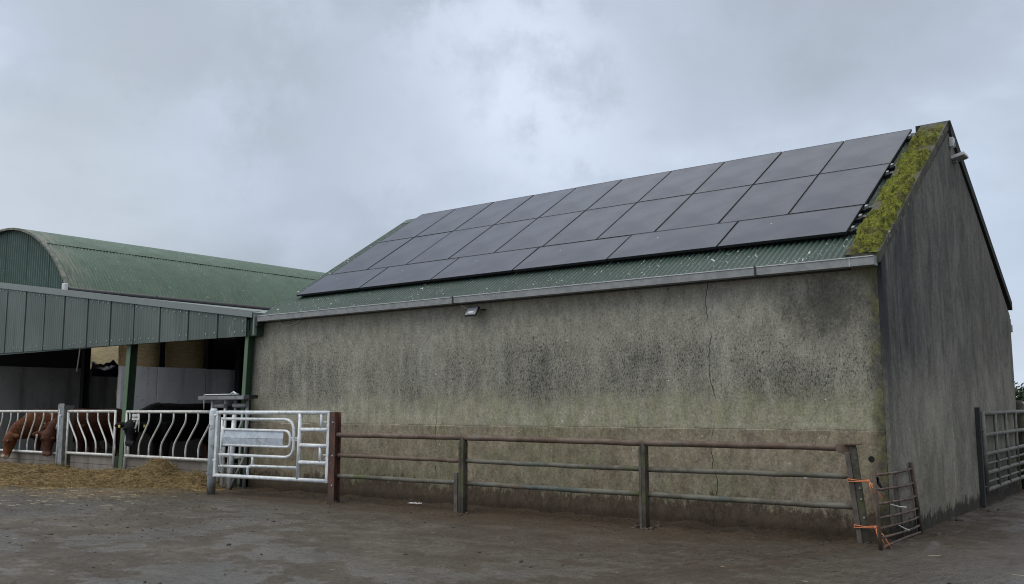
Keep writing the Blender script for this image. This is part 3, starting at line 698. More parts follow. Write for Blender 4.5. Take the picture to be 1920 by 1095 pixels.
# ------------------------------------------------------------------ lean-to cattle shed
YF = -.25
def shed_top(x): return 3.36 + (-11.43-x)*.1355
def ibeam(b, p0, p1, w, d, tf=.014, tw=.012):   # flanges face +-Y
    p0, p1 = Vector(p0), Vector(p1); a = (p1-p0)/2; c = (p0+p1)/2; L = a.length
    az = a.normalized(); ax = Vector((1, 0, 0)); ay = az.cross(ax)
    b.mi = 0; b.obox(c-ay*(d/2), ax, ay, az, w/2, tf/2, L)
    b.mi = 1; b.obox(c+ay*(d/2), ax, ay, az, w/2, tf/2, L); b.obox(c, ax, ay, az, tw/2, d/2-tf/2-.001, L-.001); b.mi = 0
def build_shed():
    t = thing('cattle_shed', 'open fronted lean-to cattle shed with deep grey-green sheet fascia', 'shed', (-16, 0, 0))
    # fascia sheets
    seams = [-25.6, -24.6, -23.6, -22.6, -21.635, -20.617, -19.623, -18.655, -17.567, -16.566, -15.599, -14.586, -13.557, -12.557, -11.62]
    b = MB(); xs = []
    for k, (a, c) in enumerate(zip(seams, seams[1:])):
        off = random.uniform(-.004, .004); n = 40
        for i in range(n+1):
            x = a + (c-a)*i/n; r = (i % 4)
            prof = .0035 if r in (0, 1) else -.0025
            if i == 0: prof = .02
            if i == n: prof = -.014
            xs.append((x, YF + off + prof*(1.0)))
    def zb(x): return 2.886 + (x+11.6)*(-.0055)
    b.grid(len(xs), 2, lambda i, j: (xs[i][0] + (.0005*i/1000), xs[i][1], (zb(xs[i][0]) if j == 0 else shed_top(xs[i][0])-.10)), smooth=False)
    b.box(-25.6, -11.62, YF+.03, YF+.05, 2.90, 3.2)
    fa = b.build('fascia_cladding', M_fascia, t)
    b = MB(); b.tube([(0, -.018, 0), (0, -.010, 0)], .014, 8); sc0 = b.build('fixing_screw', M_screw); first = True
    for i in range(46):
        x = -22.3 + i*.2355 + random.uniform(-.05, .05)
        if x > -11.7: break
        for z in ((zb(x)+.10+random.uniform(-.015, .015)), shed_top(x)-.20+random.uniform(-.02, .02)):
            if random.random() < .7:
                o = sc0 if first else sc0.copy()
                if not first: col.objects.link(o)
                first = False
                o.parent = fa; o.location = Vector((x, YF, z)) - Vector(t['base'])
    # side return of the fascia beside the barn
    b = MB(); b.box(-11.612, -11.40, YF+.06, -.03, 2.885, 3.22); b.build('fascia_return', M_gpost_d, t)
    b = MB(); b.box(-11.43, -11.385, YF-.004, YF+.055, 2.90, 3.30); b.build('corner_trim', M_flash, t)
    # top flashing
    b = MB(); b.prism([(-25.6, YF-.03, shed_top(-25.6)-.16), (-25.6, YF-.03, shed_top(-25.6)), (-11.43, YF-.03, shed_top(-11.43)), (-11.43, YF-.03, shed_top(-11.43)-.13)], (0, .012, 0))
    b.prism([(-25.6, YF-.018, shed_top(-25.6)-.012), (-25.6, YF-.018, shed_top(-25.6)), (-11.43, YF-.018, shed_top(-11.43)), (-11.43, YF-.018, shed_top(-11.43)-.012)], (0, .2, 0))
    b.build('verge_flashing', M_flash, t)
    # roof of the lean-to
    b = MB(); n = 8
    b.hexa([(-25.6, YF+.19, shed_top(-25.6)-.10), (BL+.05, YF+.19, shed_top(BL+.05)-.10), (BL+.05, .42, shed_top(BL+.05)-.10), (-25.6, .42, shed_top(-25.6)-.10),
            (-25.6, YF+.19, shed_top(-25.6)-.03), (BL+.05, YF+.19, shed_top(BL+.05)-.03), (BL+.05, .42, shed_top(BL+.05)-.03), (-25.6, .42, shed_top(-25.6)-.03)])
    def slab(xa, xb, ya, yb):
        b.hexa([(xa, ya, shed_top(xa)-.10), (xb, ya, shed_top(xb)-.10), (xb, yb, shed_top(xb)-.10), (xa, yb, shed_top(xa)-.10),
                (xa, ya, shed_top(xa)-.03), (xb, ya, shed_top(xb)-.03), (xb, yb, shed_top(xb)-.03), (xa, yb, shed_top(xa)-.03)])
    slab(-16.9, BL-.02, .421, 2.1); slab(-19.75, BL-.02, 2.101, 15)   # gap added in the roof to let daylight onto the bales
    b.build('roof', M_flash, t)
    # steel posts
    for (xb, xt, w, d) in ((-16.10, -15.93, .15, .16), (-20.9, -20.8, .2, .22)):
        if xb < -20: continue
        b = MB(); ibeam(b, (xb, -.05, -.05), (xt, -.05, 3.15), w, d); b.build('post', [M_gpost, M_gpost_d], t)
    b = MB(); ibeam(b, (-11.83, -.12, -.05), (-11.67, -.12, 3.0), .10, .14); b.build('post', [M_gpost, M_gpost_d], t)
    # dark steel inside: rear posts, beam
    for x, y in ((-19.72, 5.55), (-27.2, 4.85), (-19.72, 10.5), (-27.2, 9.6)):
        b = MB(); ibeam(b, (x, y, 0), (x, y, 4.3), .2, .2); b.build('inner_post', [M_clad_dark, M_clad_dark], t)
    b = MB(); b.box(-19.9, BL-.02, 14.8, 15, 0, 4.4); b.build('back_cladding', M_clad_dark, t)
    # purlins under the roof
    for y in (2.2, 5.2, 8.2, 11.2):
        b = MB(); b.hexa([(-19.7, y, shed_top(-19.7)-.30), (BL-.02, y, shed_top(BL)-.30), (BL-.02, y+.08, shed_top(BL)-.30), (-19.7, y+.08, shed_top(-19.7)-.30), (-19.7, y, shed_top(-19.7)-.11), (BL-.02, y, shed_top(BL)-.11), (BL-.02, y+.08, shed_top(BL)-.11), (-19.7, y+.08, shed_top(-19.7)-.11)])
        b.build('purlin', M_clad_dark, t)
build_shed()
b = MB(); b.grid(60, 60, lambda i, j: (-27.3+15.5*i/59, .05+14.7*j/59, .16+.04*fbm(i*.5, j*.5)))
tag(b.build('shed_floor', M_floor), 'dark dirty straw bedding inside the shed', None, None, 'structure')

def build_hay_barn():
    t = thing('hay_barn', 'round roofed green corrugated hay barn behind the lean-to', 'barn', (-23.6, 5, 0))
    CX_, W, ZE, ZA = -23.5, 3.78, 4.47, 6.46
    rise = ZA-ZE; Rr = (W*W+rise*rise)/(2*rise); cz = ZA-Rr; a0 = math.asin(W/Rr)
    def arc(u, r=0): a = -a0+2*a0*u; return CX_+(Rr+r)*math.sin(a), cz+(Rr+r)*math.cos(a)
    b = MB(); y0, y1 = .33, 30; pitch = .095; n = int((18-y0)/pitch*4)
    ylist = [y0+(18-y0)*i/n for i in range(n+1)]
    def fn(i, j):
        r = .015*math.cos(2*math.pi*i/4); x, z = arc(j/28, r + (.012 if j/28 < .77 else 0)); return (x, ylist[i], z)
    b.grid(n+1, 29, fn)
    b.grid(2, 29, lambda i, j: (arc(j/28)[0], 18.0 if i == 0 else y1, arc(j/28)[1])); b.build('roof', M_barrel, t)
    # lap seam where the upper sheets overlap the lower ones
    q = .775; ys = [y0 + .1 + k*.3 for k in range(60)]
    b = MB(); b.tube([(arc(q, .014)[0], yy, arc(q, .014)[1]) for yy in ys], 0, 5, radii=[max(.003, .011 + .010*mnoise.noise(Vector((yy*1.7, 3, 1)))) for yy in ys])
    b.build('lap_seam', M_dark, t)
    # gable sheeting
    b = MB(); m = 240
    def gx(i): return CX_-W+.02+(2*W-.04)*i/m
    def gz(x): return cz + math.sqrt(Rr*Rr-(x-CX_)**2) - .015
    off = [(.012 if (i % 4) in (0, 1) else -.012) + (.02 if i % 40 == 0 else 0) for i in range(m+1)]
    b.grid(m+1, 2, lambda i, j: (gx(i), .46+off[i], 4.0 if j == 0 else gz(gx(i))), smooth=False); b.build('gable_sheet', M_barrel_g, t)
    b = MB(); pts = [arc(k/40, .02) for k in range(41)]; pin = [arc(k/40, -.035) for k in range(41)]
    for k in range(40):
        b.face([(pts[k][0], .315, pts[k][1]), (pts[k+1][0], .315, pts[k+1][1]), (pin[k+1][0], .315, pin[k+1][1]), (pin[k][0], .315, pin[k][1])])
        b.face([(pts[k][0], .315, pts[k][1]), (pts[k+1][0], .315, pts[k+1][1]), (pts[k+1][0], .42, pts[k+1][1]), (pts[k][0], .42, pts[k][1])])
    b.build('verge_trim', M_trim, t)
    xe, ze = arc(1.0)
    b = MB(); b.tube([(xe+.06, .28, ze+.0), (xe+.06, 29, ze+.0)], .078, 10); gt = b.build('gutter', M_black, t)
    for y in (2.7, 5.2, 7.7, 10.2):
        b = MB(); b.tube([(xe+.06, y, ze), (xe+.06, y+.05, ze)], .088, 10); b.build('gutter_joint', M_black, gt)
    b = MB(); b.box(xe-.02, xe+.14, .18, .275, ze-.10, ze+.16); b.build('gutter_outlet', M_whiteplastic, t, .02)
    # far side wall line: concrete below, dark sheeting above
    b = MB(); b.box(-27.55, -27.35, .5, 14.5, 0, 2.85); b.build('side_wall', M_darkwall, t)
    b = MB(); b.box(-27.50, -27.40, .5, 4.95, 2.851, ze+.3); b.box(-27.50, -27.40, 7.6, 14.5, 2.851, ze+.3); b.build('side_sheeting', M_clad_dark, t)
    b = MB(); b.box(-27.2, -19.8, 14.6, 14.7, 0, 5.6); b.build('back_sheeting', M_clad_dark, t)
build_hay_barn()

def build_inner():
    t = thing('precast_wall', 'pale grey precast concrete wall inside the shed behind the black cow', 'wall', (-19.9, 6, 0))
    for a, c in ((1.95, 2.98), (3.005, 4.50), (4.525, 6.3), (6.325, 9.0), (9.02, 14.5)):
        b = MB(); b.box(-20.02, -19.86, a, c, 0, 2.635 if a < 4 else 2.625); b.build('wall_panel', M_white, t, .008)
    # bales behind it (standing on end, two lower ones carry each)
    def bale(x, y, r, z0, h, m, label, nm='round_bale', grp=None):
        b = MB(); seg, nz = 40, 14
        def fn(i, j):
            a = 2*math.pi*i/seg; k = j/(nz-1); rr = r*(1+.035*math.sin(math.pi*k)-(.05 if j in (0, nz-1) else 0)) + .012*mnoise.noise(Vector((math.cos(a)*5, math.sin(a)*5, k*9+x)))
            return (rr*math.cos(a), rr*math.sin(a), h*k)
        g = b.grid(seg+1, nz, fn); bmesh.ops.remove_doubles(b.bm, verts=b.bm.verts, dist=.0005)
        b.bm.faces.new([g_ for g_ in [v for v in b.bm.verts if abs(v.co.z-h) < 1e-6]]) if False else None
        for z in (0, h):
            ring = sorted([v for v in b.bm.verts if abs(v.co.z-z) < 1e-5], key=lambda v: math.atan2(v.co.y, v.co.x))
            if len(ring) > 2: b.bm.faces.new(ring)
        o = b.build(nm, m); o.location = (x, y, z0); tag(o, label, 'bale', grp)
    g = 'round straw bales stacked behind the pale wall'
    for y, lb in ((2.96, 'brown round straw bale above the pale wall, nearer the green post'), (4.38, 'round straw bale above the pale wall, further from the green post')):
        bale(-20.75, y, .52, 2.52, 1.25, M_bale, lb, grp=g)
        for k in (0, 1): bale(-20.75, y, .52, .10+k*1.21, 1.205, M_bale, 'round straw bale hidden under the stack behind the pale wall', grp=g)
    for y, lb in ((6.35, 'pale sunlit straw bale left of the green post, left one of two'), (7.72, 'pale sunlit straw bale left of the green post, right one of two'), (9.09, 'pale straw bale hidden beside the green post')):
        bale(-31.6, y, .68, 2.70, 1.3, M_bale_pale, lb, grp='pale bales beyond the dark wall')
        for k in (0, 1): bale(-31.6, y, .68, .05+k*1.32, 1.315, M_bale_pale, 'pale straw bale hidden under the stack beyond the dark wall', grp='pale bales beyond the dark wall')
    # torn plastic wrap over the wall head
    b = MB()
    def wf(i, j):
        u, v = i/40, j/10; y = 5.1+2.3*u
        top = 3.06 + .16*mnoise.noise(Vector((u*5, 2, 0))) + .14*mnoise.noise(Vector((u*13, 5, 0))) - (.20 if .70 < u < .80 else 0)
        return (-27.33+.12*mnoise.noise(Vector((u*6, v*3, 1)))+.10*(1-v), y, 2.60+(top-2.60)*v)
    b.grid(41, 11, wf, smooth=False)
    for f in b.bm.faces:
        c = f.calc_center_median(); f.material_index = 1 if (5.15 < c.y < 5.75 and c.z > 2.86) else 0
    o = b.build('plastic_wrap', [M_sheet_blue, M_sheet_grey]); tag(o, 'torn dark blue plastic wrap hanging in front of the pale bales', 'plastic wrap')
    sol = o.modifiers.new('thick', 'SOLIDIFY'); sol.thickness = .006
    b = MB(); b.tube([(-19.75, .75, 3.5), (-19.76, .74, 2.95), (-19.80, .72, 2.45)], .016, 6)
    tag(b.build('hanging_rod', M_twine_w), 'thin pale rope hanging from the dark shed roof', 'rod')  # thin pale upright tube below the roof
build_inner()

# ------------------------------------------------------------------ feed barriers
YBAR = -.20
def build_barrier(label, x0, x1, zt, zb_, bars, up_l=True, up_r=True, sign=False):
    t = thing('feed_barrier', label, 'feed barrier', ((x0+x1)/2, YBAR, 0), 'white tubular feed barriers in front of the cattle')
    b = MB(); b.tube([(x0, YBAR, zt), (x1, YBAR, zt)], .031, 12); b.build('top_rail', M_feed, t)
    b = MB(); b.tube([(x0, YBAR, zb_), (x1, YBAR, zb_)], .031, 12); b.build('bottom_rail', M_feed, t)
    for x, on, zl in ((x0, up_l, .12), (x1, up_r, .12)):
        if on: b = MB(); b.tube([(x, YBAR-.003, zl), (x, YBAR-.003, zt+.02)], .026, 10); b.build('upright', M_feed, t)
    for xt, xb in bars:
        b = MB(); y = YBAR+.004
        b.tube(rounded([(xt, y, zt-.02), (xt, y, zt-.20), (xb, y, zb_+.26), (xb, y, zb_+.02)], .13, 5), .0195, 9); b.build('bar', M_feed, t)
    if sign:
        b = MB(); b.box(-15.56, -15.27, YBAR-.012, YBAR-.004, 1.275, 1.405); pl = b.build('name_plate', M_feed, t)
        cu = bpy.data.curves.new('lettering', 'FONT'); cu.body = 'Condon'; cu.size = .085; cu.extrude = .001; cu.align_x = 'CENTER'
        tx = bpy.data.objects.new('lettering', cu); col.objects.link(tx); dg = bpy.context.evaluated_depsgraph_get()
        me = bpy.data.meshes.new_from_object(tx.evaluated_get(dg)); bpy.data.objects.remove(tx)
        o = bpy.data.objects.new('lettering', me); col.objects.link(o); me.materials.append(M_text)
        o.rotation_euler = (math.pi/2, 0, 0); o.parent = pl; o.location = Vector((-15.43, YBAR-.0135, 1.315)) - Vector(t['base']); o.scale = (.85, 1, 1)
        for xa in (-15.50, -15.41, -15.30):
            b = MB(); b.tube([(xa, YBAR+.01, 1.30), (xa-.02, YBAR+.01, 1.02)], .010, 7); b.build('bar', M_feed, t)
barsL = [(-22.6, -22.85), (-22.12, -22.4), (-21.627, -21.90), (-21.161, -21.437), (-20.791, -21.02), (-20.345, -20.62), (-19.909, -20.225), (-19.483, -19.82), (-19.06, -19.40), (-18.74, -19.0)]
build_barrier('long white tubular feed barrier at the left edge, red cattle heads through it', -23.2, -18.55, 1.46, .485, barsL, True, True)
barsM = [(-18.27, -17.84), (-17.872, -17.43), (-17.444, -17.01), (-16.98, -16.565), (-16.529, -16.22)]
build_barrier('short white feed barrier between the grey post and the green post', -18.30, -16.24, 1.462, .51, barsM)
barsR = [(-15.66, -15.70), (-15.33, -15.66), (-14.916, -15.268), (-14.478, -14.883), (-14.013, -14.44), (-13.579, -13.986), (-13.158, -13.556), (-12.73, -13.119), (-12.45, -12.72)]
build_barrier('white feed barrier with a small name plate, in front of the black cow', -15.78, -12.45, 1.452, .515, barsR, True, True, True)
def kerb(label, x0, x1):
    t = thing('kerb_boards', label, 'boards', ((x0+x1)/2, -.1, 0), 'plank boards under the feed barriers')
    for za, zb_ in ((-.05, .285), (.291, .472)):
        b = MB(); b.box(x0, x1, -.17+random.uniform(-.006, .006), -.09, za, zb_); b.build('board', M_kerb, t, .006)
kerb('weathered grey boards under the left feed barrier', -23.3, -18.45)
kerb('weathered grey boards under the short feed barrier', -18.16, -16.22)
kerb('weathered grey boards under the feed barrier of the black cow', -15.93, -11.95)
t = thing('steel_post', 'grey channel post between the left and the short feed barriers', 'post', (-18.43, -.15, 0))
b = MB(); b.prism([(-18.60, -.30, 0), (-18.60, -.30, 1.60), (-18.56, -.30, 1.64), (-18.36, -.30, 1.64), (-18.33, -.30, 1.61), (-18.33, -.30, 0)], (0, .02, 0)); b.build('face_plate', M_greysteel, t)
b = MB(); b.box(-18.60, -18.575, -.278, -.05, 0, 1.60); b.box(-18.355, -18.33, -.278, -.05, 0, 1.60); b.build('flange', M_oldgalv, t)
b = MB(); b.tube([(-18.52, -.302, .2), (-18.52, -.302, 1.5)], .016, 6); b.tube([(-18.45, -.31, 1.36), (-18.40, -.31, 1.36)], .022, 8); b.build('rib', M_gatepanel, t)

# ------------------------------------------------------------------ walk-through frame beside the barn wall
def build_frame():
    t = thing('guillotine_frame', 'galvanised walk-through frame with a grey plank across its top beside the barn wall', 'frame', (-12.1, -.25, 0))
    b = MB(); b.box(-12.86, -11.42, -.42, -.18, 1.685, 1.755); b.build('plank', M_plank, t, .006)
    b = MB(); b.box(-11.415, -11.28, -.40, -.2, 1.70, 1.77); b.build('plank_end', M_black, t)
    b = MB(); b.tube(rounded([(-13.13, -.1, 1.50), (-13.13, -.1, 1.79), (-12.0, -.1, 1.79)], .03), .012, 6); b.tube([(-12.05, -.25, 1.79), (-11.96, -.25, 1.83), (-11.86, -.25, 1.79)], .018, 6); b.build('latch_rod', M_gate, t)
    for x, zl in ((-12.62, .0), (-12.20, .02), (-11.88, .02), (-11.52, .02)):
        b = MB(); b.tube([(x-.03, -.25, zl), (x, -.25, 1.69)], .032, 10); b.build('upright', M_gate if x < -12 else M_greysteel, t)
    for xa, xb, z in ((-12.48, -12.16, 1.57), (-11.90, -11.50, 1.575), (-11.98, -11.55, .60)):
        b = MB(); b.tube([(xa, -.28, z), (xb, -.28, z)], .042 if z > 1 else .035, 10); b.build('sleeve', M_greysteel, t)
    for xa, xb in ((-12.20, -12.30), (-12.02, -12.12), (-11.84, -11.78)):
        b = MB(); b.tube(rounded([(xa+.28, -.20, 1.45), (xa+.28, -.2, 1.25), (xb, -.2, .80), (xb, -.2, .10)], .12), .022, 8); b.build('bar', M_gate, t)
    b = MB(); b.tube([(-12.36, -.22, .62), (-11.95, -.22, .62)], .034, 8); b.tube([(-12.3, -.22, 1.455), (-11.75, -.22, 1.455)], .03, 8); b.build('cross_rail', M_gate, t)
    b = MB(); b.tube([(-11.70, -.45, .02), (-11.50, -.3, .62)], .03, 8); b.build('strut', M_oldgalv, t)
    b = MB(); b.tube([(-11.86, -.34, .05), (-11.84, -.3, 1.40)], .045, 8); b.build('slide_tube', M_gate, t)
build_frame()

# ------------------------------------------------------------------ white gate, its posts
def gy(x): return -1.05 + .25*(x+11.29)/2.74
def build_gate():
    t = thing('round_post', 'round galvanised gate post with a muddy foot', 'post', (-11.40, -1.05, 0))
    b = MB(); b.tube([(-11.42, -1.05, -.1), (-11.42, -1.05, 1.47), (-11.42, -1.05, 1.52)], .076, 20, radii=[.076, .076, .05]); b.build('tube', M_roundpost, t)
    b = MB()
    for z in (1.22, .36): b.tube([(-11.43, -1.14, z), (-11.43, -1.11, z)], .022, 8)
    b.build('bolt', M_greysteel, t)
    b = MB()
    for z in (1.40, .60): b.tube([(-11.36, -1.07, z), (-11.27, -1.06, z)], .022, 8)
    b.build('hinge_pin', M_gate, t)
    t = thing('calf_gate', 'bright galvanised gate with a sheeted creep hatch, hung on the round post', 'gate', (-9.95, -.93, 0))
    def P(x, z): return (x, gy(x), z)
    def bar(name, pts, r, rr=0, m=M_gate, par=t):
        b = MB(); q = [P(*p) for p in pts]; b.tube(rounded(q, rr) if rr else q, r, 10); return b.build(name, m, par)
    bar('top_rail', [(-11.25, 1.448), (-8.60, 1.445)], .034)
    bar('bottom_rail', [(-11.30, .335), (-8.60, .335)], .034)
    for x0, x1 in ((-11.285, -11.315), (-8.585, -8.612)):
        b = MB(); a, c = Vector(P(x1, .31)), Vector(P(x0, 1.47)); d = (c-a); b.obox((a+c)/2, (1, .09, 0), (-.09, 1, 0), d, .030, .030, d.length/2); b.build('stile', M_gate, t, .006)
    bar('inner_stile', [(-11.165, 1.36), (-11.19, .40)], .024)
    bar('middle_stile', [(-9.245, 1.43), (-9.275, .35)], .036)
    bar('loop_rail', [(-11.17, 1.335), (-9.39, 1.33), (-9.385, .695), (-11.22, .705)], .026, .22)
    bar('rail', [(-9.24, 1.163), (-8.60, 1.166)], .034); bar('rail', [(-9.26, .905), (-8.61, .90)], .034); bar('rail', [(-9.27, .622), (-8.61, .622)], .034)
    bar('spindle', [(-8.762, 1.42), (-8.762, 1.18)], .026); bar('spindle', [(-8.781, .89), (-8.781, .63)], .026)
    bar('latch', [(-8.72, 1.29), (-8.61, 1.29)], .010); bar('latch', [(-8.72, .755), (-8.61, .755)], .010)
    bar('latch_handle', [(-8.62, 1.29), (-8.66, 1.20)], .010); bar('latch_handle', [(-8.62, .755), (-8.68, .68)], .010)
    bar('curved_rail', [(-11.21, .503), (-10.37, .508), (-10.362, .70)], .024, .16)
    bar('curved_rail', [(-10.485, .35), (-10.48, .528), (-9.28, .530)], .024, .16)
    h = bar('hatch_frame', [(-11.14, 1.15), (-9.475, 1.135), (-9.47, .868), (-9.66, .868), (-11.14, .878)], .024, .14)
    bar('hatch_post', [(-11.125, 1.20), (-11.135, .84)], .028)
    bar('hatch_catch', [(-9.50, 1.02), (-9.25, 1.02)], .012); bar('hatch_catch', [(-9.46, .985), (-9.26, .985)], .009)
    for za, zb_ in ((.885, 1.0), (1.006, 1.128)):
        b = MB(); a, c = -11.11, -9.63
        lean = .012
        b.hexa([(a, gy(a)-.016, za), (c, gy(c)-.016, za), (c, gy(c)-.010, za), (a, gy(a)-.010, za), (a, gy(a)-.016+(-lean if za < 1 else lean), zb_), (c, gy(c)-.016+(-lean if za < 1 else lean), zb_), (c, gy(c)-.006+(-lean if za < 1 else lean), zb_), (a, gy(a)-.006+(-lean if za < 1 else lean), zb_)])
        b.build('hatch_sheet', M_gatepanel, h)
    t = thing('gate_post', 'rust red steel post closing the white gate and starting the pipe fence', 'post', (-8.46, -.80, 0))
    b = MB(); b.box(-8.535, -8.395, -.855, -.843, -.1, 1.455); b.box(-8.535, -8.395, -.735, -.723, -.1, 1.455); b.box(-8.471, -8.459, -.842, -.736, -.1, 1.454)
    b.build('beam', M_red, t)
    b = MB()
    for z in (1.29, .755, .28): b.tube([(-8.44, -.868, z), (-8.44, -.856, z)], .014, 8)
    b.build('bolt', M_screw, t)
build_gate()

# ------------------------------------------------------------------ pipe fence
def build_fence():
    t = thing('pipe_fence', 'rusty three-rail pipe fence in front of the barn wall', 'fence', (-4.3, -.65, 0))
    pts = {0: (-8.40, -.80), 1: (-5.76, -.73), 2: (-2.81, -.65), 3: (-.20, -.42)}
    Z = [(1.088, 1.088, 1.068, 1.062), (.762, .752, .738, .742), (.432, .433, .424, .404)]
    def sag(a, c, n=14, wob=.006, sd=0): return [tuple(Vector(a).lerp(Vector(c), k/n) + Vector((0, wob*mnoise.noise(Vector((k*.5, sd, 1))), wob*1.4*mnoise.noise(Vector((k*.5, sd, 7)))))) for k in range(n+1)]
    for k, (zs, r, m) in enumerate(zip(Z, (.040, .033, .035), (M_pipe, M_pipe2, M_pipe2))):
        for i in range(3):
            a = (pts[i][0], pts[i][1]+(.02 if k else 0), zs[i]); c = (pts[i+1][0]-(.12 if (k == 0 and i == 2) else 0), pts[i+1][1]+(.02 if k else 0), zs[i+1])
            b = MB(); b.tube(sag(a, c, sd=k*3+i), r, 12); b.build('rail', m if not (k == 1 and i == 0) else M_pipe, t)
    # posts
    for (x, y, h, w) in ((-5.755, -.74, 1.08, .095), (-2.805, -.66, 1.06, .092)):
        b = MB(); b.mi = 1
        b.prism([(x-w*.5, y-.055, -.1), (x-w*.5, y-.055, h-.07), (x-w*.1, y-.055, h+.01), (x-w*.1, y-.055, -.1)], (0, .11, 0)); b.mi = 0
        b.prism([(x-w*.098, y-.052, -.1), (x-w*.098, y-.052, h+.0), (x+w*.3, y-.052, h+.012), (x+w*.5, y-.052, h-.06), (x+w*.5, y-.052, -.1)], (0, .10, 0))
        b.build('post', [M_post, M_postgrey if x > -4 else M_post], t, .006)
    b = MB(); b.box(-5.885, -5.815, -.80, -.75, -.1, .585); b.build('stub_post', M_postgrey, t, .005)
    # leaning end post
    A, B = Vector((-.135, -.40, -.1)), Vector((-.245, -.42, 1.05)); d = B-A; ax = Vector((1, .25, 0)).normalized(); ay = d.normalized().cross(ax)
    b = MB(); b.mi = 1; b.obox((A+B)/2-ax*.066, ax, ay, d, .028, .07, d.length/2-.04); b.mi = 0; b.obox((A+B)/2, ax, ay, d, .037, .06, d.length/2+.02)
    b.build('end_post', [M_post, M_postgrey], t, .006)
    b = MB()
    for z in (.30, .50, .62, .95): p = A.lerp(B, (z+.1)/1.15); b.tube([p-ay*.075+ax*.012, p-ay*.06+ax*.012], .012, 8)
    b.tube([p-ay*.075+ax*.012, p-ay*.055+ax*.012], .014, 8)
    b.build('bolt', M_greysteel, t)
    b = MB(); b.prism([(-.42, -.475, 1.10), (-.20, -.455, 1.10), (-.20, -.455, .92), (-.25, -.46, .91), (-.33, -.467, .985), (-.42, -.475, 1.02)], (0, .010, 0)); b.build('gusset_plate', M_pipe, t)
    b = MB(); b.obox((-.245, -.43, 1.100), (1, .1, 0), (-.1, 1, 0), (0, 0, 1), .085, .075, .008); b.build('cap_plate', M_pipe, t)
    # upright flat beside the post that the old gate is tied to
    # twine
    for z, sc_, lb in ((.70, 1.0, 'upper orange baler twine knotted round the leaning post'), (.20, 1.3, 'lower orange baler twine knotted round the leaning post')):
        p = A.lerp(B, (z+.1)/1.15); b = MB()
        for k in range(2):
            o = Vector((0, 0, .013*k-.008)); q = .02*k
            pts_ = [p-ax*.105-ay*.08+o*(1+3*k), p-ay*.088+o, p+ax*.07-ay*.085+o*.6, p+ax*.125-ay*.06+o, p+ax*.12+ay*.05+o, p-ay*.07*-1+o, p-ax*.105+ay*.07+o, p-ax*.105-ay*.08+o*1.3]
            b.tube(rounded(pts_, .03, 3), .0055, 6)
        kn = p+ax*.115-ay*.075
        bmesh.ops.create_icosphere(b.bm, subdivisions=2, radius=.018, matrix=Matrix.Translation(kn))
        for k in range(3):
            e = kn + Vector((.05+.05*k*sc_, -.02-.01*k, -.14*sc_-.02*k)); mdl = kn.lerp(e, .5)+Vector((.0, -.01, .02*k))
            b.tube([kn, mdl, e], .0058, 6)
        tag(b.build('baler_twine', M_twine), lb, 'twine', 'orange baler twine ties')
build_fence()

# ------------------------------------------------------------------ small rusty gate leaning at the corner
def build_small_gate():
    t = thing('old_gate', 'small rusty six-bar gate leaning across the barn corner', 'gate', (.03, 0, 0))
    def P(y, z): return (.100 - .015*z, y, z)
    def tb(name, pts, r): b = MB(); b.tube([P(*p) for p in pts], r, 8); b.build(name, M_rustgate, t)
    tb('stile', [(-.74, -.02), (-.78, .40), (-.82, .86)], .022)
    tb('stile', [(.885, -.02), (.78, .45), (.655, .86)], .026)
    tb('middle_stile', [(.14, .0), (.10, .35), (-.01, .76)], .013)
    zl = (.790, .635, .485, .335, .225, .125); zr = (.785, .615, .455, .31, .205, .105)
    for i in range(6):
        yl = -.815+.075*(.785-zl[i])/.67; yr = .668+.19*(.775-zr[i])/.69
        tb('bar', [(yl, zl[i]), ((yl+yr)*.4, (zl[i]+zr[i])/2-.012), (yr-.25, zr[i]-.010), (yr, zr[i])], .014)
    tb('bottom_bar', [(-.60, .02), (.2, .03), (.87, .02)], .016)
    for a, c, k in (((.16, -.52, .47), (.20, -.08, .40), 0), ((.16, -.25, .22), (.2, .0, .14), 1)):
        b = MB(); m = Vector(a).lerp(Vector(c), .5)+Vector((.01, 0, -.01)); b.tube([a, m, c], .006, 5, radii=[.004, .008, .012])
        tag(b.build('plastic_strip', M_twine_w), ('upper' if k == 0 else 'lower')+' white plastic strip caught on the small rusty gate', 'plastic strip')
    b = MB()
    def ol(i, j):
        u = j/8; a = 2*math.pi*i/12; r = .035*(1-.5*u); return (.06+r*math.cos(a)*.5, -.62+.20*u+r*math.sin(a)*.6, .73-.12*u+r*math.sin(a)*.9)
    b.grid(13, 9, ol); tag(b.build('black_pipe', M_black), 'short black drain pipe end behind the orange twine at the barn corner', 'pipe')
build_small_gate()

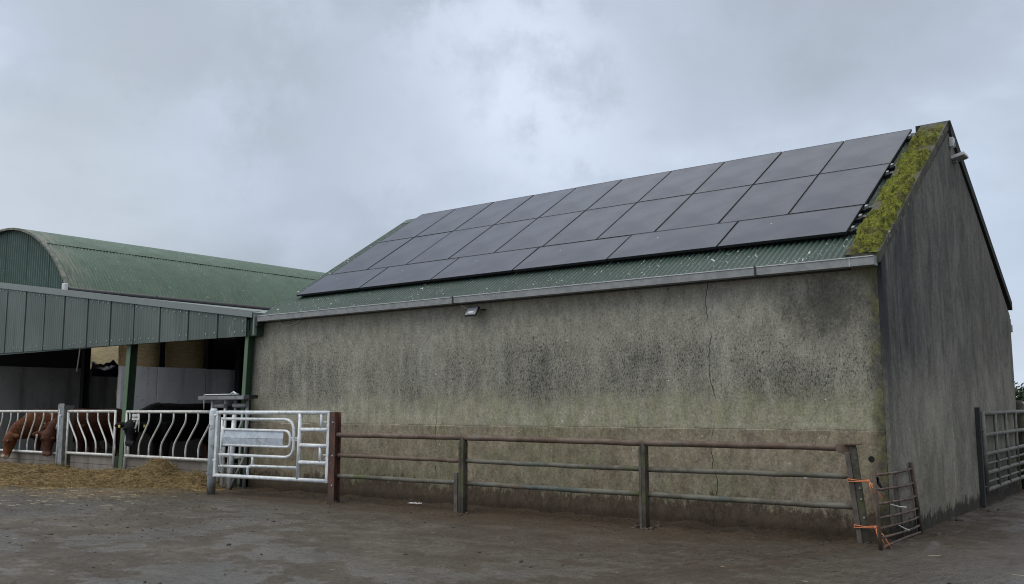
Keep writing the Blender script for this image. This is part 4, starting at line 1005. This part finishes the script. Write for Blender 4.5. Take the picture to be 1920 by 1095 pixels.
# ------------------------------------------------------------------ larger gate on the gable side
def build_big_gate():
    t = thing('field_gate', 'old galvanised seven-bar gate folded back along the gable wall', 'gate', (.15, 7, 0))
    def tb(name, pts, r, m=M_oldgalv): b = MB(); b.tube(pts, r, 10); b.build(name, m, t)
    X = .13
    for z, r in ((1.40, .036), (1.07, .036), (.78, .036), (.635, .022), (.495, .036), (.36, .022), (.245, .036)):
        tb('bar', [(X, 4.66, z), (X, 8.0, z+.012), (X, 8.7, z+.012)], r)
    tb('stile', [(X, 4.67, .19), (X, 4.67, 1.43)], .034)
    for y in (5.55, 6.45, 7.35, 8.62): tb('brace', [(X+.012, y, .24), (X+.012, y-.01, 1.41)], .026)
    t = thing('hanging_post', 'dark steel post at the near end of the galvanised gate', 'post', (.10, 4.55, 0))
    b = MB(); b.box(.06, .12, 4.515, 4.60, -.05, 1.50); b.build('beam', M_clad_dark, t)
    b = MB(); b.tube([(.10, 4.55, 1.15), (.13, 4.65, 1.15)], .015, 6); b.tube([(.10, 4.55, .3), (.13, 4.65, .3)], .015, 6); b.build('hinge', M_rustgate, t)
    t = thing('timber_post', 'weathered post at the far corner of the gable wall', 'post', (.1, 8.3, 0))
    b = MB(); b.tube([(.05, 8.32, -.05), (.05, 8.32, 1.55), (.05, 8.32, 1.62)], .09, 10, radii=[.10, .09, .05]); b.build('shaft', M_post, t)
build_big_gate()

# ------------------------------------------------------------------ beyond the barn: wall, fence posts, trees
def build_far():
    t = thing('yard_wall', 'low mossy block wall beyond the rear corner of the barn', 'wall', (1, 13, 0))
    b = MB(); b.box(-3.0, 9, 12.4, 12.65, -.1, 1.06); b.build('blockwork', M_block, t)
    b = MB(); b.box(-3.05, 9.05, 12.35, 12.70, 1.063, 1.13); b.build('capping', M_coping, t)
    names = ['tall', 'short', 'leaning', 'thin']
    b = MB(); b.tube([(-2.35, 24, -.1), (-2.35, 24, 1.65)], .06, 8); tag(b.build('fence_post', M_greysteel), 'pale fence post above the mossy wall right of the barn', 'post')
    def tree(x, y, h, r, lab, grp=None):
        t = thing('tree', lab, 'tree', (x, y, 0), grp)
        b = MB(); b.tube([(x, y, 0), (x+.1, y, h*.3), (x, y+.1, h*.62)], .2, 8, radii=[.22*h/6, .16*h/6, .06*h/6])
        for k in range(6):
            a = k*1.05+random.random(); b.tube([(x+.05, y, h*(.28+.05*k)), (x+math.cos(a)*r*.45, y+math.sin(a)*r*.45, h*(.45+.06*k))], .05, 6, radii=[.07, .02])
        b.build('trunk', M_bark, t)
        b = MB(); rnd = random.Random(int(x*10))
        cl = []
        for k in range(34):
            a = rnd.uniform(0, 6.28); zz = rnd.uniform(.08, .90); rr = r*math.sqrt(max(.05, 1-((zz-.52)/.5)**2))*rnd.uniform(.3, .9)
            cl.append((Vector((x+rr*math.cos(a), y+rr*math.sin(a), h*zz)), rnd.uniform(.28, .5)*r))
        for c, cr in cl:
            mi = rnd.randrange(3)
            for k in range(150):
                d = Vector((rnd.gauss(0, 1), rnd.gauss(0, 1), rnd.gauss(0, .8))).normalized()*cr*rnd.uniform(.5, 1.05)
                p = c+d; s = rnd.uniform(.07, .16); n = Vector((rnd.gauss(0, 1), rnd.gauss(0, 1), rnd.gauss(0, 1))).normalized(); u = n.orthogonal().normalized(); w = n.cross(u)
                b.mi = mi if rnd.random() < .7 else rnd.randrange(3); b.face([p-u*s, p-w*s*.6, p+u*s, p+w*s*.6])
        b.build('crown', M_leaf, t)
    for x, y, h, r, lb in ((-9.2, 58, 2.7, 2.3, 'bushy dark hedge tree just right of the barn corner, nearest the wall edge'), (-5.8, 60, 3.2, 2.6, 'taller dark hedge tree at the right edge beyond the mossy wall'),
                           (-1.5, 62, 2.9, 2.5, 'dark hedge tree far beyond the mossy wall, outside right'), (3.0, 61, 3.1, 2.6, 'dark hedge tree furthest right beyond the yard')):
        tree(x, y, h, r, lb, 'hedge trees beyond the yard')
build_far()

# ------------------------------------------------------------------ hay, clods, litter
def hay_h(x, y):
    # windrow along the barrier, peak near x=-14.1
    t = max(0, min(1, (-12.15-x)/.5)); t = t*t*(3-2*t)
    wout = .60 + 2.1*max(0, min(1, (-12.6-x)/4.0)) + .35*mnoise.noise(Vector((x*.9, 3, 0)))
    d = (-.22-y)/max(.2, wout)
    if d < -.02 or d > 1: return -1
    d = max(d, 0.0)
    pk = math.exp(-(abs(x+14.0)/.42)**1.5)*math.exp(-((y+.50)/.45)**2)
    base = .20 + .05*mnoise.noise(Vector((x*.8, 9, 0))) + .10*math.exp(-((x+12.75)/.35)**2) - .07*math.exp(-((x+17.0)/.6)**2)
    h = base*(1-d**1.6)*(.75+.25*min(1, d*4))*t + .33*pk
    h += (.060*fbm(x*2.6, y*2.6, 2, 4) + .075*abs(mnoise.noise(Vector((x*5, y*5, 4)))) - .02 + .040*mnoise.noise(Vector((x*12, y*12, 4))))*min(1, h*7)
    return h
def build_hay():
    b = MB(); nx, ny = 380, 90
    b.grid(nx, ny, lambda i, j: (-24+12.2*i/(nx-1), -3.4+3.25*j/(ny-1), max(-.06, hay_h(-24+12.2*i/(nx-1), -3.4+3.25*j/(ny-1)))))
    rnd = random.Random(5)
    b.mi = 1; cnt = 0
    while cnt < 40000:
        x = rnd.uniform(-23.2, -11.6); y = rnd.uniform(-3.2, -.22); h = hay_h(x, y)
        if h < .01 and rnd.random() > .05: continue
        cnt += 1
        L = rnd.uniform(.06, .22); a = rnd.uniform(0, 6.283); w = rnd.uniform(.0018, .0042); ka = rnd.gauss(0, .7); ev = rnd.uniform(-.1, .9)
        q = Vector((x, y, max(h, .008)+rnd.uniform(-.012, .045))); s = Vector((-math.sin(a), math.cos(a), rnd.uniform(-.8, .8)))*w
        prev = None
        for k in range(4):
            cur = (b.bm.verts.new(q-s*(1-.25*k)), b.bm.verts.new(q+s*(1-.25*k)))
            if prev: b.bm.faces.new((prev[0], prev[1], cur[1], cur[0])).material_index = 1
            prev = cur; aa = a+ka*k; q = q+Vector((math.cos(aa), math.sin(aa), ev*(.6-.55*k)))*(L/3)
    o = b.build('hay_heap', [M_hay, M_strand]); tag(o, 'long heap of brown hay thrown in front of the feed barriers', 'hay', None, 'stuff')
    b = MB()
    for k in range(235):
        if k < 60: x = rnd.gauss(-17.5, .5); y = rnd.gauss(-2.2, .25)
        elif k < 200: x = rnd.uniform(-22, -11); y = rnd.uniform(-4.2, -1.6)
        else: x = rnd.uniform(-14, 3.5); y = rnd.uniform(-7.5, -.6)
        L = rnd.uniform(.04, .20) if k < 200 else rnd.uniform(.02, .07); a = rnd.gauss(.3, .6); w = .004 if k < 200 else .002
        p = Vector((x, y, ground_h(x, y)+.014)); d = Vector((math.cos(a), math.sin(a), rnd.uniform(0, .06)))*L; s = Vector((-math.sin(a), math.cos(a), .4))*w
        b.face([p-s, p+s, p+d+s, p+d-s])
    for k in range(9):
        x = rnd.uniform(.15, 2.2); y = rnd.uniform(-3, 6); L = rnd.uniform(.05, .13); a = rnd.gauss(.4, .5); p = Vector((x, y, ground_h(x, y)+.014)); d = Vector((math.cos(a), math.sin(a), .02))*L; s = Vector((-math.sin(a), math.cos(a), .4))*.0025
        b.face([p-s, p+s, p+d+s, p+d-s])
    tag(b.build('straw_wisps', M_straw), 'loose pale straw wisps scattered on the yard', 'straw', None, 'stuff')
    b = MB()
    for k in range(1900):
        if k < 900: x = rnd.uniform(-22, -7); y = rnd.uniform(-8.5, -2.2)
        elif k < 1300: x = rnd.uniform(-11.5, -.3); y = -abs(rnd.gauss(0, .55))-.05
        else: x = rnd.uniform(-12, 3); y = rnd.uniform(-8.5, -1)
        if k % 12 == 5:
            bx, by = rnd.choice(((-8.46, -.8), (-5.76, -.74), (-2.81, -.66), (-.15, -.4), (-11.4, -1.05), (.1, .8), (.1, 2.5), (.1, 4.0))); x = bx+rnd.gauss(0, .10 if bx < 0 else .25); y = by+rnd.gauss(0, .10)
        s = min(.030, abs(rnd.gauss(0, .008))+.004) * (1.8 if k % 12 == 5 else 1) * (1.9 if k % 37 == 0 else 1)
        m = Matrix.Translation((x, y, ground_h(x, y)+s*.12)) @ Matrix.Rotation(rnd.uniform(0, 6.3), 4, 'Z') @ Matrix.Diagonal((s*rnd.uniform(.8, 2.0), s, s*rnd.uniform(.4, .75), 1))
        bmesh.ops.create_icosphere(b.bm, subdivisions=1, radius=1, matrix=m)
    for v in b.bm.verts: v.co += .006*Vector((mnoise.noise(v.co*40), mnoise.noise(v.co*40+Vector((7, 0, 0))), mnoise.noise(v.co*40+Vector((0, 7, 0)))))
    tag(b.build('mud_clods', M_clod), 'dark clods of mud and dung scattered on the yard', 'mud', None, 'stuff')
    b = MB(); b.grid(12, 5, lambda i, j: (-7.17+.22*i/11, -.42+.10*j/4, .035+.02*mnoise.noise(Vector((i*.7, j*.8, 1)))+ground_h(-7.1, -.4)), smooth=False)
    o = b.build('litter', M_paper); tag(o, 'crumpled white scrap of paper at the foot of the barn wall', 'litter'); o.modifiers.new('thick', 'SOLIDIFY').thickness = .004
build_hay()

# ------------------------------------------------------------------ cattle
def f_cow(base, dark, light, muzzle, mp, patches=0.0, pc=(.45, .33, .2)):
    def f(t):
        P = t.loc(); a = t.noise(P, 2.2, 4, .6); b = t.noise(t.vmul(P, (1, 1, 1)), 14, 4, .65); h = t.noise(t.vmul(P, (.4, 1, 1)), 60, 3, .6)
        c = t.mix(t.ss(a, .35, .65), dark, base); c = t.mix(t.mul(t.ss(b, .5, .72), .5), c, light)
        c = t.mix(t.mul(t.ss(h, .45, .65), .45), c, dark)
        c = t.mix(t.mul(t.ss(t.noise(P, 26, 5, .75), .52, .66), .45), c, tuple(min(1, v*1.5) for v in light))
        if patches: c = t.mix(t.mul(t.ss(t.noise(t.vadd(P, (1.3, .2, 3)), 5, 3, .6), .63, .67), patches), c, pc)
        d = t.dist(P, mp); c = t.mix(t.ss(t.add(d, t.mul(t.sub(b, .5), .06)), .115, .07), c, muzzle)
        return {'Base Color': c, 'Roughness': .6, 'Normal': t.bump(t.add(b, h), .5, .015), 'Specular IOR Level': .12}
    return f
def make_cow(label, loc, rotz, poll, muz, cols, muzzle_col, tags=True, zoff=0.0, patches=0.0, scale=1.0, ear=.17, yaw=0.0, hs=1.0):
    """local +X is forward, z up; poll and muz are local points of the head"""
    t = thing('cow', label, 'cow', loc, 'cattle in the shed'); t.rotation_euler = (0, 0, rotz); t.scale = (scale,)*3; t['base'] = (0, 0, 0)
    poll, muz = Vector(poll), Vector(muz)
    b = MB()
    def loft(rings, seg=20, SV=(0, 1, 0)):
        vs = []
        n = len(rings)
        for i, (p, w, h) in enumerate(rings):
            p = Vector(p); d = (Vector(rings[min(i+1, n-1)][0])-Vector(rings[max(i-1, 0)][0])).normalized()
            sd = Vector(SV); sd = (sd-d*sd.dot(d)).normalized(); up = d.cross(sd)
            vs.append([b.bm.verts.new(p + sd*w*math.cos(2*math.pi*k/seg) + up*h*math.sin(2*math.pi*k/seg)) for k in range(seg)])
        for A, B in zip(vs, vs[1:]):
            for k in range(seg): b.bm.faces.new((A[k], A[(k+1) % seg], B[(k+1) % seg], B[k]))
        b.bm.faces.new(vs[0][::-1]); b.bm.faces.new(vs[-1])
    # trunk
    loft([((-1.02, 0, 1.13), .05, .06), ((-.98, 0, 1.10), .15, .17), ((-.88, 0, 1.05), .235, .27), ((-.68, 0, 1.02), .285, .335), ((-.40, 0, .98), .325, .365), ((0, 0, .945), .355, .385),
          ((.32, 0, .95), .320, .395), ((.56, 0, .97), .255, .375), ((.72, 0, .985), .195, .305), ((.83, 0, .99), .12, .20)])
    # neck
    s0 = Vector((.55, 0, 1.03)); m = s0.lerp(poll, .5)+Vector((0, 0, .03))
    dn = (poll-s0)
    loft([(s0, .20, .34), (s0.lerp(m, .5)+Vector((.02, 0, -.01)), .18, .315), (m-Vector((0, 0, .02)), .155, .265), (m.lerp(poll, .6), .135, .205), (poll - dn.normalized()*.02, .10, .13), (poll+dn.normalized()*.05, .06, .07)])
    # head
    hd = muz-poll; L = hd.length; hn = hd.normalized(); S = Vector((-math.sin(yaw), math.cos(yaw), 0)); fwd = S.cross(hn)          # forehead side
    if fwd.dot(Vector((math.cos(yaw), math.sin(yaw), .6))) < 0: fwd = -fwd
    def H(u, o): return poll + hn*(L*u) + fwd*(o*hs)
    loft([(q_, w_*hs, h_*hs) for q_, w_, h_ in [(H(-.10, -.01), .06, .055), (H(-.03, -.01), .105, .095), (H(.12, -.015), .125, .125), (H(.28, -.02), .122, .130), (H(.45, -.02), .100, .112), (H(.62, -.018), .082, .090), (H(.78, -.012), .078, .078), (H(.90, -.008), .082, .074), (H(.98, -.01), .068, .056), (H(1.02, -.012), .035, .03)]], SV=S)
    # brow, nostril rims
    for sd in (-1, 1):
        bmesh.ops.create_icosphere(b.bm, subdivisions=2, radius=.034*hs, matrix=Matrix.Translation(H(.32, .070)+S*(sd*.088*hs)))
        bmesh.ops.create_icosphere(b.bm, subdivisions=2, radius=.026*hs, matrix=Matrix.Translation(H(.93, .045)+S*(sd*.048*hs)))
        e0 = H(.04, -.02)+S*(sd*.10*hs); e1 = e0+S*(sd*ear*hs)-fwd*.02-Vector((0, 0, .03)); em = e0.lerp(e1, .5)
        mx = Matrix.Translation(em) @ (S*sd-Vector((0, 0, .12))).to_track_quat('Y', 'Z').to_matrix().to_4x4() @ Matrix.Diagonal((.040*hs, ear*.62*hs, .055*hs, 1))
        bmesh.ops.create_icosphere(b.bm, subdivisions=2, radius=1, matrix=mx)
    def leg(pts): b.tube([p for p, r in pts], 0, 12, radii=[r for p, r in pts])
    for sd in (-1, 1):
        y = .19*sd
        leg([((.52, y*.9, .95), .15), ((.50, y, .72), .125), ((.49, y, .56), .085), ((.50, y, .42), .066), ((.50, y, .36), .060), ((.49, y, .20), .046), ((.50, y, .10), .056), ((.53, y, .03), .068), ((.54, y, .0), .07)])
        y = .18*sd
        leg([((-.70, y*.9, 1.0), .21), ((-.66, y, .78), .185), ((-.66, y, .62), .125), ((-.76, y, .48), .082), ((-.80, y, .42), .070), ((-.77, y, .24), .050), ((-.75, y, .11), .056), ((-.71, y, .03), .068), ((-.70, y, 0), .07)])
    b.tube([(-1.0, 0, 1.14), (-1.07, 0, 1.02), (-1.09, .01, .75), (-1.08, .02, .48), (-1.07, .02, .32)], 0, 8, radii=[.045, .034, .026, .040, .012])
    bmesh.ops.recalc_face_normals(b.bm, faces=b.bm.faces)
    me = bpy.data.meshes.new('raw'); b.bm.to_mesh(me); b.bm.free()
    ob = bpy.data.objects.new('body', me); col.objects.link(ob)
    rm = ob.modifiers.new('r', 'REMESH'); rm.mode = 'VOXEL'; rm.voxel_size = .016
    sm = ob.modifiers.new('s', 'SMOOTH'); sm.factor = .6; sm.iterations = 7
    dg = bpy.context.evaluated_depsgraph_get(); nm = bpy.data.meshes.new_from_object(ob.evaluated_get(dg))
    ob.modifiers.clear(); ob.data = nm; nm.name = 'cow_body'
    for p in nm.polygons: p.use_smooth = True
    nm.materials.clear(); nm.materials.append(mat('cow_coat', f_cow(*cols, muzzle_col, tuple(muz-hn*.02), patches)))
    ob.parent = t
    for sd in (-1, 1):
        q = MB(); bmesh.ops.create_uvsphere(q.bm, u_segments=10, v_segments=8, radius=.019*hs, matrix=Matrix.Translation(H(.33, .078)+S*(sd*.109*hs))); q.build('eye', M_eye, t)
        q = MB(); bmesh.ops.create_uvsphere(q.bm, u_segments=8, v_segments=6, radius=.012, matrix=Matrix.Translation(H(.965, .055)+S*(sd*.045*hs))); q.build('nostril', M_eye, t)
        if tags:
            e = H(.04, -.02)+S*(sd*hs*(.10+ear*.55))+fwd*.055-Vector((0, 0, .06)); q = MB(); q.obox(e, S, fwd, (0, 0, 1), .020, .004, .027); q.build('ear_tag', M_tagyellow if tags == 1 else M_whiteplastic, t, .006)
    return t
RED = ((.150, .058, .025), (.075, .027, .012), (.25, .105, .046))
DRED = ((.085, .030, .016), (.045, .017, .010), (.13, .048, .024))
BLK = ((.0055, .0055, .006), (.003, .003, .003), (.011, .011, .011))
# cows face the yard (-Y): local x -> world -Y
H90 = -math.pi/2
make_cow('ginger red cow at the left edge eating hay with its head down through the barrier', (-20.80, .96, .06), H90+.02, (1.22, .02, .78), (1.32, .0, .24), RED, (.60, .48, .38), tags=0, patches=.7, scale=1.08, hs=1.12)
make_cow('dark red cow facing the yard beside the grey post, head through the barrier', (-19.22, .92, .10), H90+.18, (1.20, .06, .83), (1.28, .14, .31), DRED, (.22, .13, .09), tags=2, scale=1.06, yaw=.85, hs=1.22)
make_cow('black cow looking out through the barrier under the name plate', (-15.68, 1.12, .16), H90, (1.16, .05, .96), (1.27, .18, .52), BLK, (.05, .05, .052), tags=1, scale=1.10, yaw=.80, hs=1.22)
make_cow('black cow added crosswise behind the one under the name plate to fill the dark', (-15.9, 2.75, .14), 2.9, (1.25, 0, 1.10), (1.50, 0, .70), BLK, (.03, .03, .03), tags=0, scale=1.05)  # extra animal, its black body fills the dark below the first
make_cow('dark brown cow standing deep in the shadow behind the short barrier', (-17.6, 3.4, .15), H90+1.1, (1.25, 0, 1.15), (1.55, 0, .78), DRED, (.10, .06, .05), tags=0)
